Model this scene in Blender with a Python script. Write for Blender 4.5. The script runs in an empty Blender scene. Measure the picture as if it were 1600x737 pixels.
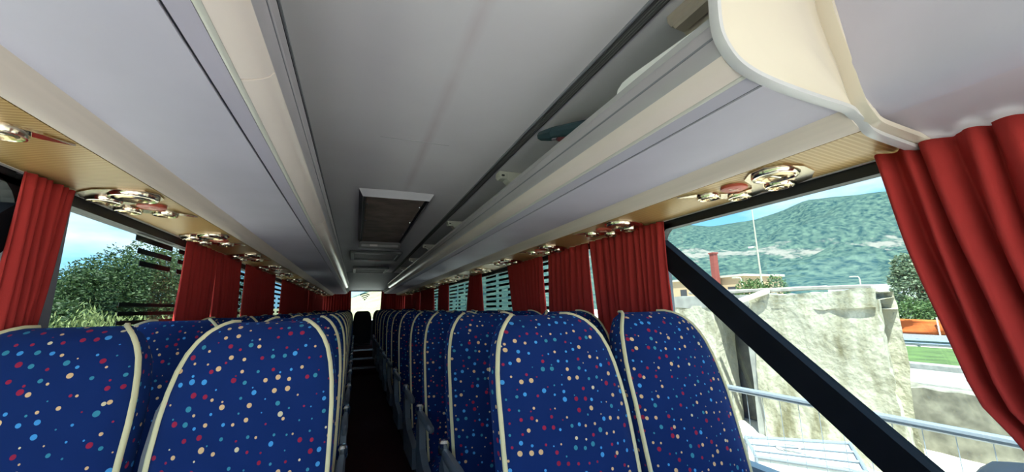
import bpy, math, random
from mathutils import Vector, Matrix, noise

random.seed(7)
SC = bpy.context.scene
COL = SC.collection
H = 1.28                      # eye height above the aisle floor

# ------------------------------------------------------------------ camera
F_PX = 601.0
T_ = Vector((0.92868614, 0.04908738, 0.3676037))
F_ = Vector((-0.37034485, 0.17530668, 0.91220187))
U_ = Vector((-0.01966579, -0.98328938, 0.18098414))
cam = bpy.data.cameras.new('camera')
cam.sensor_width = 36.0
cam.lens = F_PX / 1600.0 * 36.0
cam.clip_start = 0.02
cam.clip_end = 5000
camo = bpy.data.objects.new('camera', cam)
COL.objects.link(camo)
i_ = Vector((T_[0], F_[0], U_[0])); j_ = Vector((T_[1], F_[1], U_[1])); k_ = Vector((T_[2], F_[2], U_[2]))
M = Matrix(((i_[0], -j_[0], -k_[0], -0.242),
            (i_[1], -j_[1], -k_[1], 0.0),
            (i_[2], -j_[2], -k_[2], H),
            (0, 0, 0, 1)))
camo.matrix_world = M
SC.camera = camo

# ------------------------------------------------------------------ world, sun, exposure
SC.view_settings.view_transform = 'Standard'
SC.view_settings.look = 'None'
SC.view_settings.exposure = 1.12
SC.view_settings.gamma = 1.0
SC.view_settings.use_curve_mapping = False

world = bpy.data.worlds.new('sky')
SC.world = world
world.use_nodes = True
nt = world.node_tree
nt.nodes.clear()
def wn(t, **kw):
    n = nt.nodes.new(t)
    for k, v in kw.items(): setattr(n, k, v)
    return n
tc = wn('ShaderNodeTexCoord')
sep = wn('ShaderNodeSeparateXYZ'); nt.links.new(tc.outputs['Generated'], sep.inputs[0])
ramp = wn('ShaderNodeValToRGB')
ramp.color_ramp.elements[0].position = 0.0; ramp.color_ramp.elements[0].color = (0.36, 0.66, 0.90, 1)
ramp.color_ramp.elements[1].position = 0.75; ramp.color_ramp.elements[1].color = (0.13, 0.36, 0.78, 1)
e = ramp.color_ramp.elements.new(0.22); e.color = (0.20, 0.52, 0.88, 1)
nt.links.new(sep.outputs[2], ramp.inputs[0])
mp = wn('ShaderNodeMapping'); mp.inputs['Scale'].default_value = (1.6, 1.6, 5.5); mp.inputs['Location'].default_value = (0.7, 0.2, 0.35)
nt.links.new(tc.outputs['Generated'], mp.inputs[0])
nz = wn('ShaderNodeTexNoise'); nz.inputs['Scale'].default_value = 1.5; nz.inputs['Detail'].default_value = 6; nz.inputs['Roughness'].default_value = 0.55
nt.links.new(mp.outputs[0], nz.inputs['Vector'])
cr = wn('ShaderNodeValToRGB')
cr.color_ramp.elements[0].position = 0.47; cr.color_ramp.elements[0].color = (0, 0, 0, 1)
cr.color_ramp.elements[1].position = 0.72; cr.color_ramp.elements[1].color = (1, 1, 1, 1)
nt.links.new(nz.outputs[0], cr.inputs[0])
mx = wn('ShaderNodeMix', data_type='RGBA')
nt.links.new(cr.outputs[0], mx.inputs[0]); nt.links.new(ramp.outputs[0], mx.inputs[6]); mx.inputs[7].default_value = (1.0, 1.0, 0.99, 1)
bg = wn('ShaderNodeBackground'); bg.inputs['Strength'].default_value = 1.25
nt.links.new(mx.outputs[2], bg.inputs[0])
wo = wn('ShaderNodeOutputWorld'); nt.links.new(bg.outputs[0], wo.inputs[0])

sun = bpy.data.lights.new('sun', 'SUN')
sun.energy = 13.0; sun.angle = math.radians(0.6); sun.color = (1.0, 0.96, 0.87)
suno = bpy.data.objects.new('sun', sun); COL.objects.link(suno)
suno.rotation_euler = Vector((0.25, 0.34, -0.90)).to_track_quat('-Z', 'Y').to_euler()

# ------------------------------------------------------------------ materials
MATS = {}
def mat(name, color, rough=0.6, metal=0.0, spec=0.5, sheen=0.0, noise_amt=0.0, noise_scale=8.0, bump=0.0, bump_scale=60.0, stretch=(1, 1, 1)):
    if name in MATS: return MATS[name]
    m = bpy.data.materials.new(name); m.use_nodes = True
    n = m.node_tree.nodes; l = m.node_tree.links
    b = n['Principled BSDF']
    b.inputs['Base Color'].default_value = (*color, 1)
    b.inputs['Roughness'].default_value = rough
    b.inputs['Metallic'].default_value = metal
    b.inputs['Specular IOR Level'].default_value = spec
    if sheen: b.inputs['Sheen Weight'].default_value = sheen
    t = n.new('ShaderNodeTexCoord'); mpn = n.new('ShaderNodeMapping'); mpn.inputs['Scale'].default_value = stretch
    l.new(t.outputs['Object'], mpn.inputs[0])
    if noise_amt:
        z = n.new('ShaderNodeTexNoise'); z.inputs['Scale'].default_value = noise_scale; z.inputs['Detail'].default_value = 5
        l.new(mpn.outputs[0], z.inputs['Vector'])
        mr = n.new('ShaderNodeMapRange'); mr.inputs[1].default_value = 0.3; mr.inputs[2].default_value = 0.7
        mr.inputs[3].default_value = 1 - noise_amt; mr.inputs[4].default_value = 1 + noise_amt
        l.new(z.outputs[0], mr.inputs[0])
        hs = n.new('ShaderNodeHueSaturation'); hs.inputs['Color'].default_value = (*color, 1)
        l.new(mr.outputs[0], hs.inputs['Value']); l.new(hs.outputs[0], b.inputs['Base Color'])
    if bump:
        z2 = n.new('ShaderNodeTexNoise'); z2.inputs['Scale'].default_value = bump_scale; z2.inputs['Detail'].default_value = 4
        l.new(mpn.outputs[0], z2.inputs['Vector'])
        bp = n.new('ShaderNodeBump'); bp.inputs['Strength'].default_value = bump; bp.inputs['Distance'].default_value = 0.01
        l.new(z2.outputs[0], bp.inputs['Height']); l.new(bp.outputs[0], b.inputs['Normal'])
    MATS[name] = m
    return m

def mat_nodes(name):
    m = bpy.data.materials.new(name); m.use_nodes = True
    MATS[name] = m
    return m, m.node_tree.nodes, m.node_tree.links, m.node_tree.nodes['Principled BSDF']

def math_node(n, l, op, a, b=None):
    x = n.new('ShaderNodeMath'); x.operation = op
    for idx, v in enumerate((a, b)):
        if v is None: continue
        if isinstance(v, (int, float)): x.inputs[idx].default_value = v
        else: l.new(v, x.inputs[idx])
    return x.outputs[0]

def fabric():
    m, n, l, b = mat_nodes('dotted_velour')
    uv = n.new('ShaderNodeUVMap'); uv.uv_map = 'UVMap'
    oi = n.new('ShaderNodeObjectInfo')
    off = n.new('ShaderNodeVectorMath'); off.operation = 'ADD'
    cmb = n.new('ShaderNodeCombineXYZ')
    l.new(math_node(n, l, 'MULTIPLY', oi.outputs['Random'], 7.0), cmb.inputs[0])
    l.new(math_node(n, l, 'MULTIPLY', oi.outputs['Random'], 13.0), cmb.inputs[1])
    l.new(uv.outputs[0], off.inputs[0]); l.new(cmb.outputs[0], off.inputs[1])
    v = n.new('ShaderNodeTexVoronoi'); v.voronoi_dimensions = '2D'; v.feature = 'F1'
    v.inputs['Scale'].default_value = 31.0; v.inputs['Randomness'].default_value = 0.8
    l.new(off.outputs[0], v.inputs['Vector'])
    sp = n.new('ShaderNodeSeparateColor'); l.new(v.outputs['Color'], sp.inputs[0])
    rad = math_node(n, l, 'MULTIPLY_ADD', sp.outputs[1], 0.17); rad.node.inputs[2].default_value = 0.055
    msk = math_node(n, l, 'LESS_THAN', v.outputs['Distance'], rad)
    cr = n.new('ShaderNodeValToRGB'); cr.color_ramp.interpolation = 'CONSTANT'
    cols = [(0.0, (0.80, 0.50, 0.26)), (0.29, (0.07, 0.33, 0.72)), (0.52, (0.05, 0.27, 0.38)), (0.70, (0.36, 0.02, 0.06)), (0.97, (0.75, 0.62, 0.4))]
    el = cr.color_ramp.elements
    el[0].position = 0; el[0].color = (*cols[0][1], 1)
    el[1].position = cols[1][0]; el[1].color = (*cols[1][1], 1)
    for p, c in cols[2:]:
        x = el.new(p); x.color = (*c, 1)
    l.new(sp.outputs[0], cr.inputs[0])
    nzz = n.new('ShaderNodeTexNoise'); nzz.inputs['Scale'].default_value = 6.0; l.new(off.outputs[0], nzz.inputs['Vector'])
    base = n.new('ShaderNodeMix'); base.data_type = 'RGBA'
    base.inputs[6].default_value = (0.005, 0.019, 0.105, 1); base.inputs[7].default_value = (0.008, 0.030, 0.155, 1)
    l.new(nzz.outputs[0], base.inputs[0])
    mxx = n.new('ShaderNodeMix'); mxx.data_type = 'RGBA'
    l.new(msk, mxx.inputs[0]); l.new(base.outputs[2], mxx.inputs[6]); l.new(cr.outputs[0], mxx.inputs[7])
    l.new(mxx.outputs[2], b.inputs['Base Color'])
    b.inputs['Roughness'].default_value = 0.9
    b.inputs['Specular IOR Level'].default_value = 0.15
    b.inputs['Sheen Weight'].default_value = 0.12
    b.inputs['Sheen Tint'].default_value = (0.1, 0.25, 0.8, 1)
    return m

def gold():
    m, n, l, b = mat_nodes('gold_pinstripe')
    t = n.new('ShaderNodeTexCoord')
    mpn = n.new('ShaderNodeMapping'); mpn.inputs['Scale'].default_value = (1.0, 1.0, 0.0)
    l.new(t.outputs['Object'], mpn.inputs[0])
    nzz = n.new('ShaderNodeTexNoise'); nzz.inputs['Scale'].default_value = 3.0; nzz.inputs['Detail'].default_value = 0
    l.new(mpn.outputs[0], nzz.inputs['Vector'])
    w = n.new('ShaderNodeTexWave'); w.wave_type = 'BANDS'; w.bands_direction = 'Y'
    w.inputs['Scale'].default_value = 24.0; w.inputs['Distortion'].default_value = 2.2; w.inputs['Detail'].default_value = 0.0; w.inputs['Detail Scale'].default_value = 0.16
    l.new(mpn.outputs[0], w.inputs['Vector'])
    cr = n.new('ShaderNodeValToRGB')
    cr.color_ramp.elements[0].position = 0.55; cr.color_ramp.elements[0].color = (0.40, 0.230, 0.070, 1)
    cr.color_ramp.elements[1].position = 0.95; cr.color_ramp.elements[1].color = (0.56, 0.38, 0.17, 1)
    l.new(w.outputs[0], cr.inputs[0]); l.new(cr.outputs[0], b.inputs['Base Color'])
    b.inputs['Roughness'].default_value = 0.38; b.inputs['Metallic'].default_value = 0.15
    return m

def curtain_mat():
    m, n, l, b = mat_nodes('red_curtain_cloth')
    b.inputs['Base Color'].default_value = (0.44, 0.040, 0.036, 1)
    b.inputs['Roughness'].default_value = 0.9; b.inputs['Specular IOR Level'].default_value = 0.1
    tr = n.new('ShaderNodeBsdfTranslucent'); tr.inputs[0].default_value = (0.62, 0.03, 0.02, 1)
    t = n.new('ShaderNodeTexCoord'); z = n.new('ShaderNodeTexNoise'); z.inputs['Scale'].default_value = 400; l.new(t.outputs['Object'], z.inputs['Vector'])
    bp = n.new('ShaderNodeBump'); bp.inputs['Strength'].default_value = 0.25; bp.inputs['Distance'].default_value = 0.002
    l.new(z.outputs[0], bp.inputs['Height']); l.new(bp.outputs[0], b.inputs['Normal'])
    ms = n.new('ShaderNodeMixShader'); ms.inputs[0].default_value = 0.04
    l.new(b.outputs[0], ms.inputs[1]); l.new(tr.outputs[0], ms.inputs[2])
    l.new(ms.outputs[0], n['Material Output'].inputs[0])
    return m

def glass_mat(name, tint, refl=0.06):
    m, n, l, b = mat_nodes(name)
    n.remove(b)
    tr = n.new('ShaderNodeBsdfTransparent'); tr.inputs[0].default_value = (*tint, 1)
    gl = n.new('ShaderNodeBsdfGlossy'); gl.inputs['Roughness'].default_value = 0.02
    ms = n.new('ShaderNodeMixShader'); ms.inputs[0].default_value = refl
    l.new(tr.outputs[0], ms.inputs[1]); l.new(gl.outputs[0], ms.inputs[2])
    l.new(ms.outputs[0], n['Material Output'].inputs[0])
    return m

def ceiling_mat():
    m, n, l, b = mat_nodes('ceiling_grey_lining')
    t = n.new('ShaderNodeTexCoord')
    nz1 = n.new('ShaderNodeTexNoise'); nz1.inputs['Scale'].default_value = 2.2; nz1.inputs['Detail'].default_value = 6; l.new(t.outputs['Object'], nz1.inputs['Vector'])
    s = n.new('ShaderNodeSeparateXYZ'); l.new(t.outputs['Object'], s.inputs[0])
    # one faint rubbed streak along the aisle
    a = math_node(n, l, 'ADD', s.outputs[0], -0.055)
    a = math_node(n, l, 'ABSOLUTE', a)
    st = n.new('ShaderNodeMapRange'); st.inputs[1].default_value = 0.0; st.inputs[2].default_value = 0.035; st.inputs[3].default_value = 1.0; st.inputs[4].default_value = 0.0
    l.new(a, st.inputs[0])
    nz2 = n.new('ShaderNodeTexNoise'); nz2.inputs['Scale'].default_value = 3.5; l.new(t.outputs['Object'], nz2.inputs['Vector'])
    mm = math_node(n, l, 'MULTIPLY', st.outputs[0], nz2.outputs[0])
    mm = math_node(n, l, 'MULTIPLY', mm, 0.75)
    c1 = n.new('ShaderNodeMix'); c1.data_type = 'RGBA'; l.new(nz1.outputs[0], c1.inputs[0])
    c1.inputs[6].default_value = (0.68, 0.63, 0.675, 1); c1.inputs[7].default_value = (0.81, 0.77, 0.805, 1)
    c2 = n.new('ShaderNodeMix'); c2.data_type = 'RGBA'; l.new(mm, c2.inputs[0]); l.new(c1.outputs[2], c2.inputs[6]); c2.inputs[7].default_value = (0.55, 0.44, 0.47, 1)
    l.new(c2.outputs[2], b.inputs['Base Color'])
    b.inputs['Roughness'].default_value = 0.75
    return m

def mountain_mat():
    m, n, l, b = mat_nodes('haze_tinted_woodland')
    t = n.new('ShaderNodeTexCoord')
    nz1 = n.new('ShaderNodeTexNoise'); nz1.inputs['Scale'].default_value = 0.16; nz1.inputs['Detail'].default_value = 9; nz1.inputs['Roughness'].default_value = 0.65
    l.new(t.outputs['Object'], nz1.inputs['Vector'])
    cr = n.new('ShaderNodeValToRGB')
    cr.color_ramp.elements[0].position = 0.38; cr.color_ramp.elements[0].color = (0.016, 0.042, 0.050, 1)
    cr.color_ramp.elements[1].position = 0.64; cr.color_ramp.elements[1].color = (0.080, 0.125, 0.100, 1)  # distance haze put into the woodland colours as a blue-green tint
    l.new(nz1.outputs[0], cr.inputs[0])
    mpn = n.new('ShaderNodeMapping'); mpn.inputs['Scale'].default_value = (1, 1, 2.2); l.new(t.outputs['Object'], mpn.inputs[0])
    nz2 = n.new('ShaderNodeTexNoise'); nz2.inputs['Scale'].default_value = 0.05; nz2.inputs['Detail'].default_value = 10; nz2.inputs['Roughness'].default_value = 0.75
    l.new(mpn.outputs[0], nz2.inputs['Vector'])
    s = n.new('ShaderNodeSeparateXYZ'); l.new(t.outputs['Object'], s.inputs[0])
    nz3 = n.new('ShaderNodeTexNoise'); nz3.inputs['Scale'].default_value = 0.006; l.new(t.outputs['Object'], nz3.inputs['Vector'])
    zz = math_node(n, l, 'MULTIPLY_ADD', nz3.outputs[0], -90.0); zz.node.inputs[2].default_value = 0.0
    hh = math_node(n, l, 'ADD', s.outputs[2], zz)
    d = math_node(n, l, 'ABSOLUTE', math_node(n, l, 'ADD', hh, -22.0))
    band = n.new('ShaderNodeMapRange'); band.inputs[1].default_value = 0; band.inputs[2].default_value = 26; band.inputs[3].default_value = 0.17; band.inputs[4].default_value = -0.10
    l.new(d, band.inputs[0])
    rk = math_node(n, l, 'ADD', nz2.outputs[0], band.outputs[0])
    rm = n.new('ShaderNodeMapRange'); rm.inputs[1].default_value = 0.585; rm.inputs[2].default_value = 0.68; l.new(rk, rm.inputs[0])
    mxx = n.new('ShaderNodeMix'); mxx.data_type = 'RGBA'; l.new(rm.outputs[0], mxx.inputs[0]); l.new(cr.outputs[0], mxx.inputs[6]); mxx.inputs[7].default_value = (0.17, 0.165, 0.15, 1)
    l.new(mxx.outputs[2], b.inputs['Base Color']); b.inputs['Roughness'].default_value = 1.0; b.inputs['Specular IOR Level'].default_value = 0
    return m

def plaster_mat():
    m, n, l, b = mat_nodes('crumbling_plaster')
    t = n.new('ShaderNodeTexCoord')
    mpn = n.new('ShaderNodeMapping'); mpn.inputs['Scale'].default_value = (1, 1, 0.35); l.new(t.outputs['Object'], mpn.inputs[0])
    nz1 = n.new('ShaderNodeTexNoise'); nz1.inputs['Scale'].default_value = 2.4; nz1.inputs['Detail'].default_value = 7; nz1.inputs['Roughness'].default_value = 0.6; l.new(mpn.outputs[0], nz1.inputs['Vector'])
    cr = n.new('ShaderNodeValToRGB')
    cr.color_ramp.elements[0].position = 0.34; cr.color_ramp.elements[0].color = (0.17, 0.155, 0.09, 1)
    cr.color_ramp.elements[1].position = 0.52; cr.color_ramp.elements[1].color = (0.40, 0.385, 0.30, 1)
    l.new(nz1.outputs[0], cr.inputs[0]); l.new(cr.outputs[0], b.inputs['Base Color'])
    nz2 = n.new('ShaderNodeTexNoise'); nz2.inputs['Scale'].default_value = 9; nz2.inputs['Detail'].default_value = 8; l.new(t.outputs['Object'], nz2.inputs['Vector'])
    bp = n.new('ShaderNodeBump'); bp.inputs['Strength'].default_value = 0.7; bp.inputs['Distance'].default_value = 0.05
    l.new(nz2.outputs[0], bp.inputs['Height']); l.new(bp.outputs[0], b.inputs['Normal'])
    b.inputs['Roughness'].default_value = 0.95
    return m

FAB = fabric(); GOLD = gold(); CURT = curtain_mat(); CEIL = ceiling_mat(); MOUNT = mountain_mat(); PLAST = plaster_mat()
GLASS = glass_mat('tinted_side_glass', (0.73, 0.79, 0.79), 0.035)
GLASS_D = glass_mat('light_dimming_side_glass', (0.48, 0.54, 0.54), 0.035)  # extra tint added to dim the rear part of the cabin
GLASS_C = glass_mat('clear_windscreen_glass', (0.93, 0.96, 0.95), 0.05)
LAV = mat('lavender_grey_laminate', (0.53, 0.485, 0.580), 0.55, noise_amt=0.04, noise_scale=5)
CREAM = mat('pale_beige_moulding', (0.80, 0.67, 0.59), 0.5, noise_amt=0.06, noise_scale=3, stretch=(12, 0.6, 12))
DIFF = mat('light_diffuser_plastic', (0.86, 0.725, 0.665), 0.22, noise_amt=0.06, noise_scale=2.5)
LIPM = mat('grey_aluminium_lip', (0.51, 0.465, 0.50), 0.4, metal=0.25, noise_amt=0.03)
RAILM = mat('dark_ribbed_rail', (0.085, 0.08, 0.083), 0.55)
BLACK = mat('black_rubber', (0.008, 0.008, 0.010), 0.55)
PILLM = mat('black_painted_metal', (0.007, 0.007, 0.010), 0.7, spec=0.2, noise_amt=0.2, noise_scale=12)
WHITE = mat('white_plastic', (0.72, 0.70, 0.68), 0.35)
OFFW = mat('off_white_trim', (0.66, 0.63, 0.57), 0.35)
ENDC = mat('glossy_cream_cap', (0.74, 0.64, 0.535), 0.14, spec=0.35)
RIM = mat('pale_grey_rim', (0.62, 0.59, 0.61), 0.3)
CHROME = mat('polished_chrome', (0.74, 0.63, 0.50), 0.17, metal=1.0)
STEEL = mat('bright_steel', (0.75, 0.78, 0.82), 0.2, metal=1.0)
NOZ = mat('gold_nozzle', (0.62, 0.47, 0.27), 0.22, metal=0.8)
DARKN = mat('dark_nozzle_throat', (0.03, 0.022, 0.015), 0.5)
REDB = mat('red_call_button', (0.50, 0.09, 0.055), 0.4)
PIPE = mat('cream_piping', (0.80, 0.70, 0.42), 0.7)
GREYP = mat('grey_seat_plastic', (0.16, 0.18, 0.21), 0.35, noise_amt=0.05)
DGREY = mat('dark_grey_plastic', (0.035, 0.037, 0.042), 0.5)
LGREY = mat('mid_grey_plastic', (0.22, 0.22, 0.25), 0.4)
FLOORM = mat('dark_red_carpet', (0.075, 0.012, 0.012), 0.95, noise_amt=0.2, noise_scale=30)
WALLM = mat('grey_wall_lining', (0.14, 0.14, 0.15), 0.8)
HATCHM = mat('stained_brown_hatch_panel', (0.20, 0.145, 0.12), 0.7, noise_amt=0.35, noise_scale=7)
TEAL = mat('dark_teal_fabric', (0.010, 0.045, 0.058), 0.6)
DRED = mat('dark_red_fabric', (0.14, 0.012, 0.018), 0.7)
PAPER = mat('white_board', (0.90, 0.88, 0.87), 0.6)
DARKC = mat('black_vinyl_seat', (0.006, 0.006, 0.009), 0.6)

# ------------------------------------------------------------------ mesh helpers
def tag(o, label=None, cat=None, group=None, kind=None):
    if label: o['label'] = label
    if cat: o['category'] = cat
    if group: o['group'] = group
    if kind: o['kind'] = kind
    return o

class MB:
    def __init__(s): s.v = []; s.f = []; s.uv = {}
    def add(s, vs, fs):
        k = len(s.v); s.v += [tuple(p) for p in vs]; s.f += [tuple(i + k for i in q) for q in fs]; return s
    def box(s, a, b):
        x0, y0, z0 = a; x1, y1, z1 = b
        return s.add([(x0,y0,z0),(x1,y0,z0),(x1,y1,z0),(x0,y1,z0),(x0,y0,z1),(x1,y0,z1),(x1,y1,z1),(x0,y1,z1)],
                     [(0,3,2,1),(4,5,6,7),(0,1,5,4),(1,2,6,5),(2,3,7,6),(3,0,4,7)])
    def bbox(s, a, b, r):                     # box with chamfered edges (all axes)
        x0, y0, z0 = a; x1, y1, z1 = b
        c = ((x0+x1)/2, (y0+y1)/2, (z0+z1)/2)
        prof = [(x0+r, z0), (x1-r, z0), (x1, z0+r), (x1, z1-r), (x1-r, z1), (x0+r, z1), (x0, z1-r), (x0, z0+r)]
        rings = []
        for y, k in ((y0, r), (y0+r, 0), (y1-r, 0), (y1, r)):
            rings.append([(c[0]+(p[0]-c[0])*(1-2*k/max(1e-6, x1-x0)), y, c[2]+(p[1]-c[2])*(1-2*k/max(1e-6, z1-z0))) for p in prof])
        return s.loft(rings, True, True)
    def loft(s, rings, closed=True, caps=False):
        n = len(rings[0]); vs = [p for r in rings for p in r]; fs = []
        for a in range(len(rings)-1):
            for i in range(n if closed else n-1):
                j = (i+1) % n
                fs.append((a*n+i, a*n+j, (a+1)*n+j, (a+1)*n+i))
        if caps:
            fs.append(tuple(range(n-1, -1, -1))); fs.append(tuple((len(rings)-1)*n+i for i in range(n)))
        return s.add(vs, fs)
    def tube(s, pts, r, n=8, caps=True):
        pts = [Vector(p) for p in pts]; rings = []
        up = None
        for i, p in enumerate(pts):
            d = (pts[min(i+1, len(pts)-1)] - pts[max(i-1, 0)]).normalized()
            if up is None:
                up = Vector((0,0,1)) if abs(d.z) < 0.9 else Vector((1,0,0))
            a = d.cross(up).normalized(); b = a.cross(d).normalized(); up = b
            rr = r[i] if isinstance(r, (list, tuple)) else r
            rings.append([tuple(p + a*math.cos(2*math.pi*k/n)*rr + b*math.sin(2*math.pi*k/n)*rr) for k in range(n)])
        return s.loft(rings, True, caps)
    def extrude_y(s, prof, y0, y1, closed=True, caps=True, ny=1):
        rings = [[(p[0], y0+(y1-y0)*k/ny, p[1]) for p in prof] for k in range(ny+1)]
        return s.loft(rings, closed, caps and closed)
    def lathe(s, prof, c=(0,0,0), n=20, axis='z', sx=1.0, sy=1.0):
        rings = []
        for r, h in prof:
            ring = []
            for k in range(n):
                a = 2*math.pi*k/n
                ring.append((c[0]+r*math.cos(a)*sx, c[1]+r*math.sin(a)*sy, c[2]+h))
            rings.append(ring)
        return s.loft(rings, True, False)
    def mirror_x(s):
        s.v = [(-p[0], p[1], p[2]) for p in s.v]; s.f = [tuple(reversed(q)) for q in s.f]; return s
    def mesh(s, name, m, smooth=False, angle=35):
        me = bpy.data.meshes.new(name); me.from_pydata(s.v, [], s.f); me.update()
        me.materials.append(m)
        if smooth:
            me.shade_smooth()
            try: me.set_sharp_from_angle(angle=math.radians(angle))
            except Exception: pass
        return me
    def obj(s, name, m, parent=None, smooth=False, angle=35):
        o = bpy.data.objects.new(name, s.mesh(name, m, smooth, angle)); COL.objects.link(o)
        if parent is not None: o.parent = parent
        return o

def empty(name, loc=(0,0,0), rz=0.0):
    o = bpy.data.objects.new(name, None); COL.objects.link(o); o.location = loc; o.rotation_euler = (0,0,rz); o.empty_display_size = 0.1
    return o

def fix_normals(o):
    import bmesh
    bm = bmesh.new(); bm.from_mesh(o.data); bmesh.ops.recalc_face_normals(bm, faces=bm.faces); bm.to_mesh(o.data); bm.free()
    return o

def copy_tree(o, parent=None):
    c = o.copy(); COL.objects.link(c)
    if parent is not None: c.parent = parent
    for ch in list(o.children): copy_tree(ch, c)
    return c

ORD = ['first', 'second', 'third', 'fourth', 'fifth', 'sixth', 'seventh', 'eighth', 'ninth', 'tenth', 'eleventh', 'twelfth', 'thirteenth', 'fourteenth', 'fifteenth', 'sixteenth']
Y0, Y1 = -1.35, 12.0
def Z(z): return z + H
SIDES = ((-1, 'left'), (1, 'right'))

# ================================================================== BUS SHELL
tag(MB().box((-0.30, Y0, -0.05), (0.24, 8.6, 0.0)).obj('floor', FLOORM), kind='structure')
for sx, a, b in ((-1, -1.2, -0.30), (1, 0.24, 1.2)):
    pl = tag(MB().box((a, 0.95, -0.05), (b, 9.0, 0.11)).obj('floor_platform', FLOORM), kind='structure')
    e_ = b if sx < 0 else a
    MB().box((e_-0.018, 0.95, 0.085), (e_+0.018, 9.0, 0.118)).obj('edge_strip', DGREY, pl)
    tag(MB().box((a, Y0, -0.05), (b, 0.95, 0.0)).obj('floor_front', mat('pale_bounce_floor', (0.45, 0.45, 0.45), 0.6)), kind='structure')  # unseen front floor, made pale to bounce light up to the ceiling
# steps up to the rear bench
for k, (ya, yb, zt) in enumerate(((8.6, 8.95, 0.15), (8.95, 9.3, 0.29), (9.3, Y1, 0.43))):
    st = tag(MB().box((-1.2 if k == 2 else -0.30, ya, -0.05), (1.2 if k == 2 else 0.24, yb, zt)).obj('step', FLOORM), kind='structure')
    MB().box((-0.28, ya-0.006, zt-0.03), (0.22, ya+0.03, zt+0.004)).obj('metal_nosing', STEEL, st)

# ceiling lining (centre panel slightly arched, edges run behind the racks)
prof = []
for k in range(25):
    x = -1.16 + 2.32*k/24
    ax = abs(x)
    z = 0.83 + 0.012*(1-min(1, ax/0.5)**2)
    if ax > 0.8: z -= (ax-0.8)**2*1.9
    prof.append((x, Z(z)))
mb = MB()
full = prof + [(x, z+0.06) for x, z in reversed(prof)]
mb.extrude_y(full, Y0-0.1, 9.3)
tag(fix_normals(mb.obj('ceiling', CEIL, smooth=True)), kind='structure')
# rear ceiling slope down to the rear window
mb = MB()
mb.add([(-1.16, 9.3, Z(0.83)), (1.16, 9.3, Z(0.83)), (1.16, Y1, Z(0.55)), (-1.16, Y1, Z(0.55)),
        (-1.16, 9.3, Z(0.89)), (1.16, 9.3, Z(0.89)), (1.16, Y1, Z(0.61)), (-1.16, Y1, Z(0.61))],
       [(0,1,2,3),(4,7,6,5),(0,4,5,1),(1,5,6,2),(2,6,7,3),(3,7,4,0)])
tag(mb.obj('ceiling_rear', mat('rear_ceiling_grey', (0.20, 0.21, 0.23), 0.7)), kind='structure')
# panel seams on the ceiling
for k, y in enumerate((1.89, 5.62, 7.4)):
    tag(MB().box((-0.47, y-0.002, Z(0.8405)), (0.47, y+0.002, Z(0.846))).obj('trim_%d' % (k+1), mat('seam_grey', (0.45, 0.42, 0.45), 0.8)), kind='structure')

SILL = -0.62
for sx, side in SIDES:
    w = empty('wall_' + side); tag(w, kind='structure')
    def wb(name, a, b, m, parent=w):
        x0, x1 = sorted((a[0]*sx, b[0]*sx))
        return MB().box((x0, a[1], a[2]), (x1, b[1], b[2])).obj(name, m, parent)
    wb('lower_lining', (1.14, Y0, -0.05), (1.20, Y1, Z(SILL)), WALLM)
    wb('outer_skin', (1.20, Y0, -0.35), (1.25, Y1, Z(SILL)), OFFW)
    wb('upper_lining', (1.135, Y0, Z(0.362)), (1.20, Y1, Z(0.93)), BLACK)
    wb('sill_ledge', (1.09, 1.0, Z(SILL)-0.03), (1.16, Y1, Z(SILL)), DGREY)
    # pillars
    for y, wd in ((1.56, 0.11), (3.05, 0.05), (4.58, 0.05), (6.38, 0.05), (7.75, 0.05), (9.3, 0.05), (10.9, 0.05)):
        wb('pillar', (1.125, y-wd, Z(SILL)), (1.175, y+wd, Z(0.40)), LGREY if wd > 0.1 else PILLM)
    # slanting black pillar of the front window
    pa, pb = Vector((1.52, 0.31)), Vector((0.40, -0.655))
    dv = (pb-pa).normalized(); nv = Vector((-dv.y, dv.x))*0.047
    pts = [pa+nv, pb+nv, pb-nv, pa-nv]
    mb = MB(); rr = []
    for x in (1.115*sx, 1.165*sx):
        rr.append([(x, p.x, Z(p.y)) for p in pts])
    mb.loft(rr, True, True); fix_normals(mb.obj('slanting_pillar', PILLM, w))
    # rounded upper corner of the front window and black gasket
    mb = MB(); c = []
    for k in range(7):
        a = math.pi/2*k/6; c.append((1.36+0.09*math.cos(a), 0.272+0.09*math.sin(a)))
    poly = c + [(1.36, 0.37), (1.50, 0.37), (1.50, 0.272)]
    mb.loft([[(x, p[0], Z(p[1])) for p in poly] for x in (1.12*sx, 1.16*sx)], True, True)
    fix_normals(mb.obj('gasket_corner', BLACK, w))
    wb('window_gasket', (1.12, Y0, Z(0.352)), (1.16, Y1, Z(0.385)), BLACK)

# windows
PANES = [(Y0+0.05, 1.50), (1.64, 3.03), (3.07, 4.56), (4.60, 6.36), (6.40, 7.73), (7.77, 9.28), (9.32, 10.88), (10.92, 11.95)]
wno = 0
STR = mat('black_window_film', (0.01, 0.012, 0.014), 0.5)
def stripes(side_x, y0, y1, z0, z1, bars, period=0.054, slant=None):
    mb = MB(); z = z1
    while z > z0:
        za, zb = Z(z-period*0.45), Z(z)
        segs = [(y0 + (slant(z) if slant else 0), y1)]
        for (ba, bb, bz0, bz1) in bars:
            if bz0 <= z <= bz1:
                out = []
                for s0, s1 in segs:
                    if bb <= s0 or ba >= s1: out.append((s0, s1)); continue
                    if ba > s0: out.append((s0, ba))
                    if bb < s1: out.append((bb, s1))
                segs = out
        for s0, s1 in segs:
            if s1-s0 > 0.01:
                x = side_x
                mb.box((x-0.0008, s0, za), (x+0.0008, s1, zb))
        z -= period
    return mb
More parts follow.
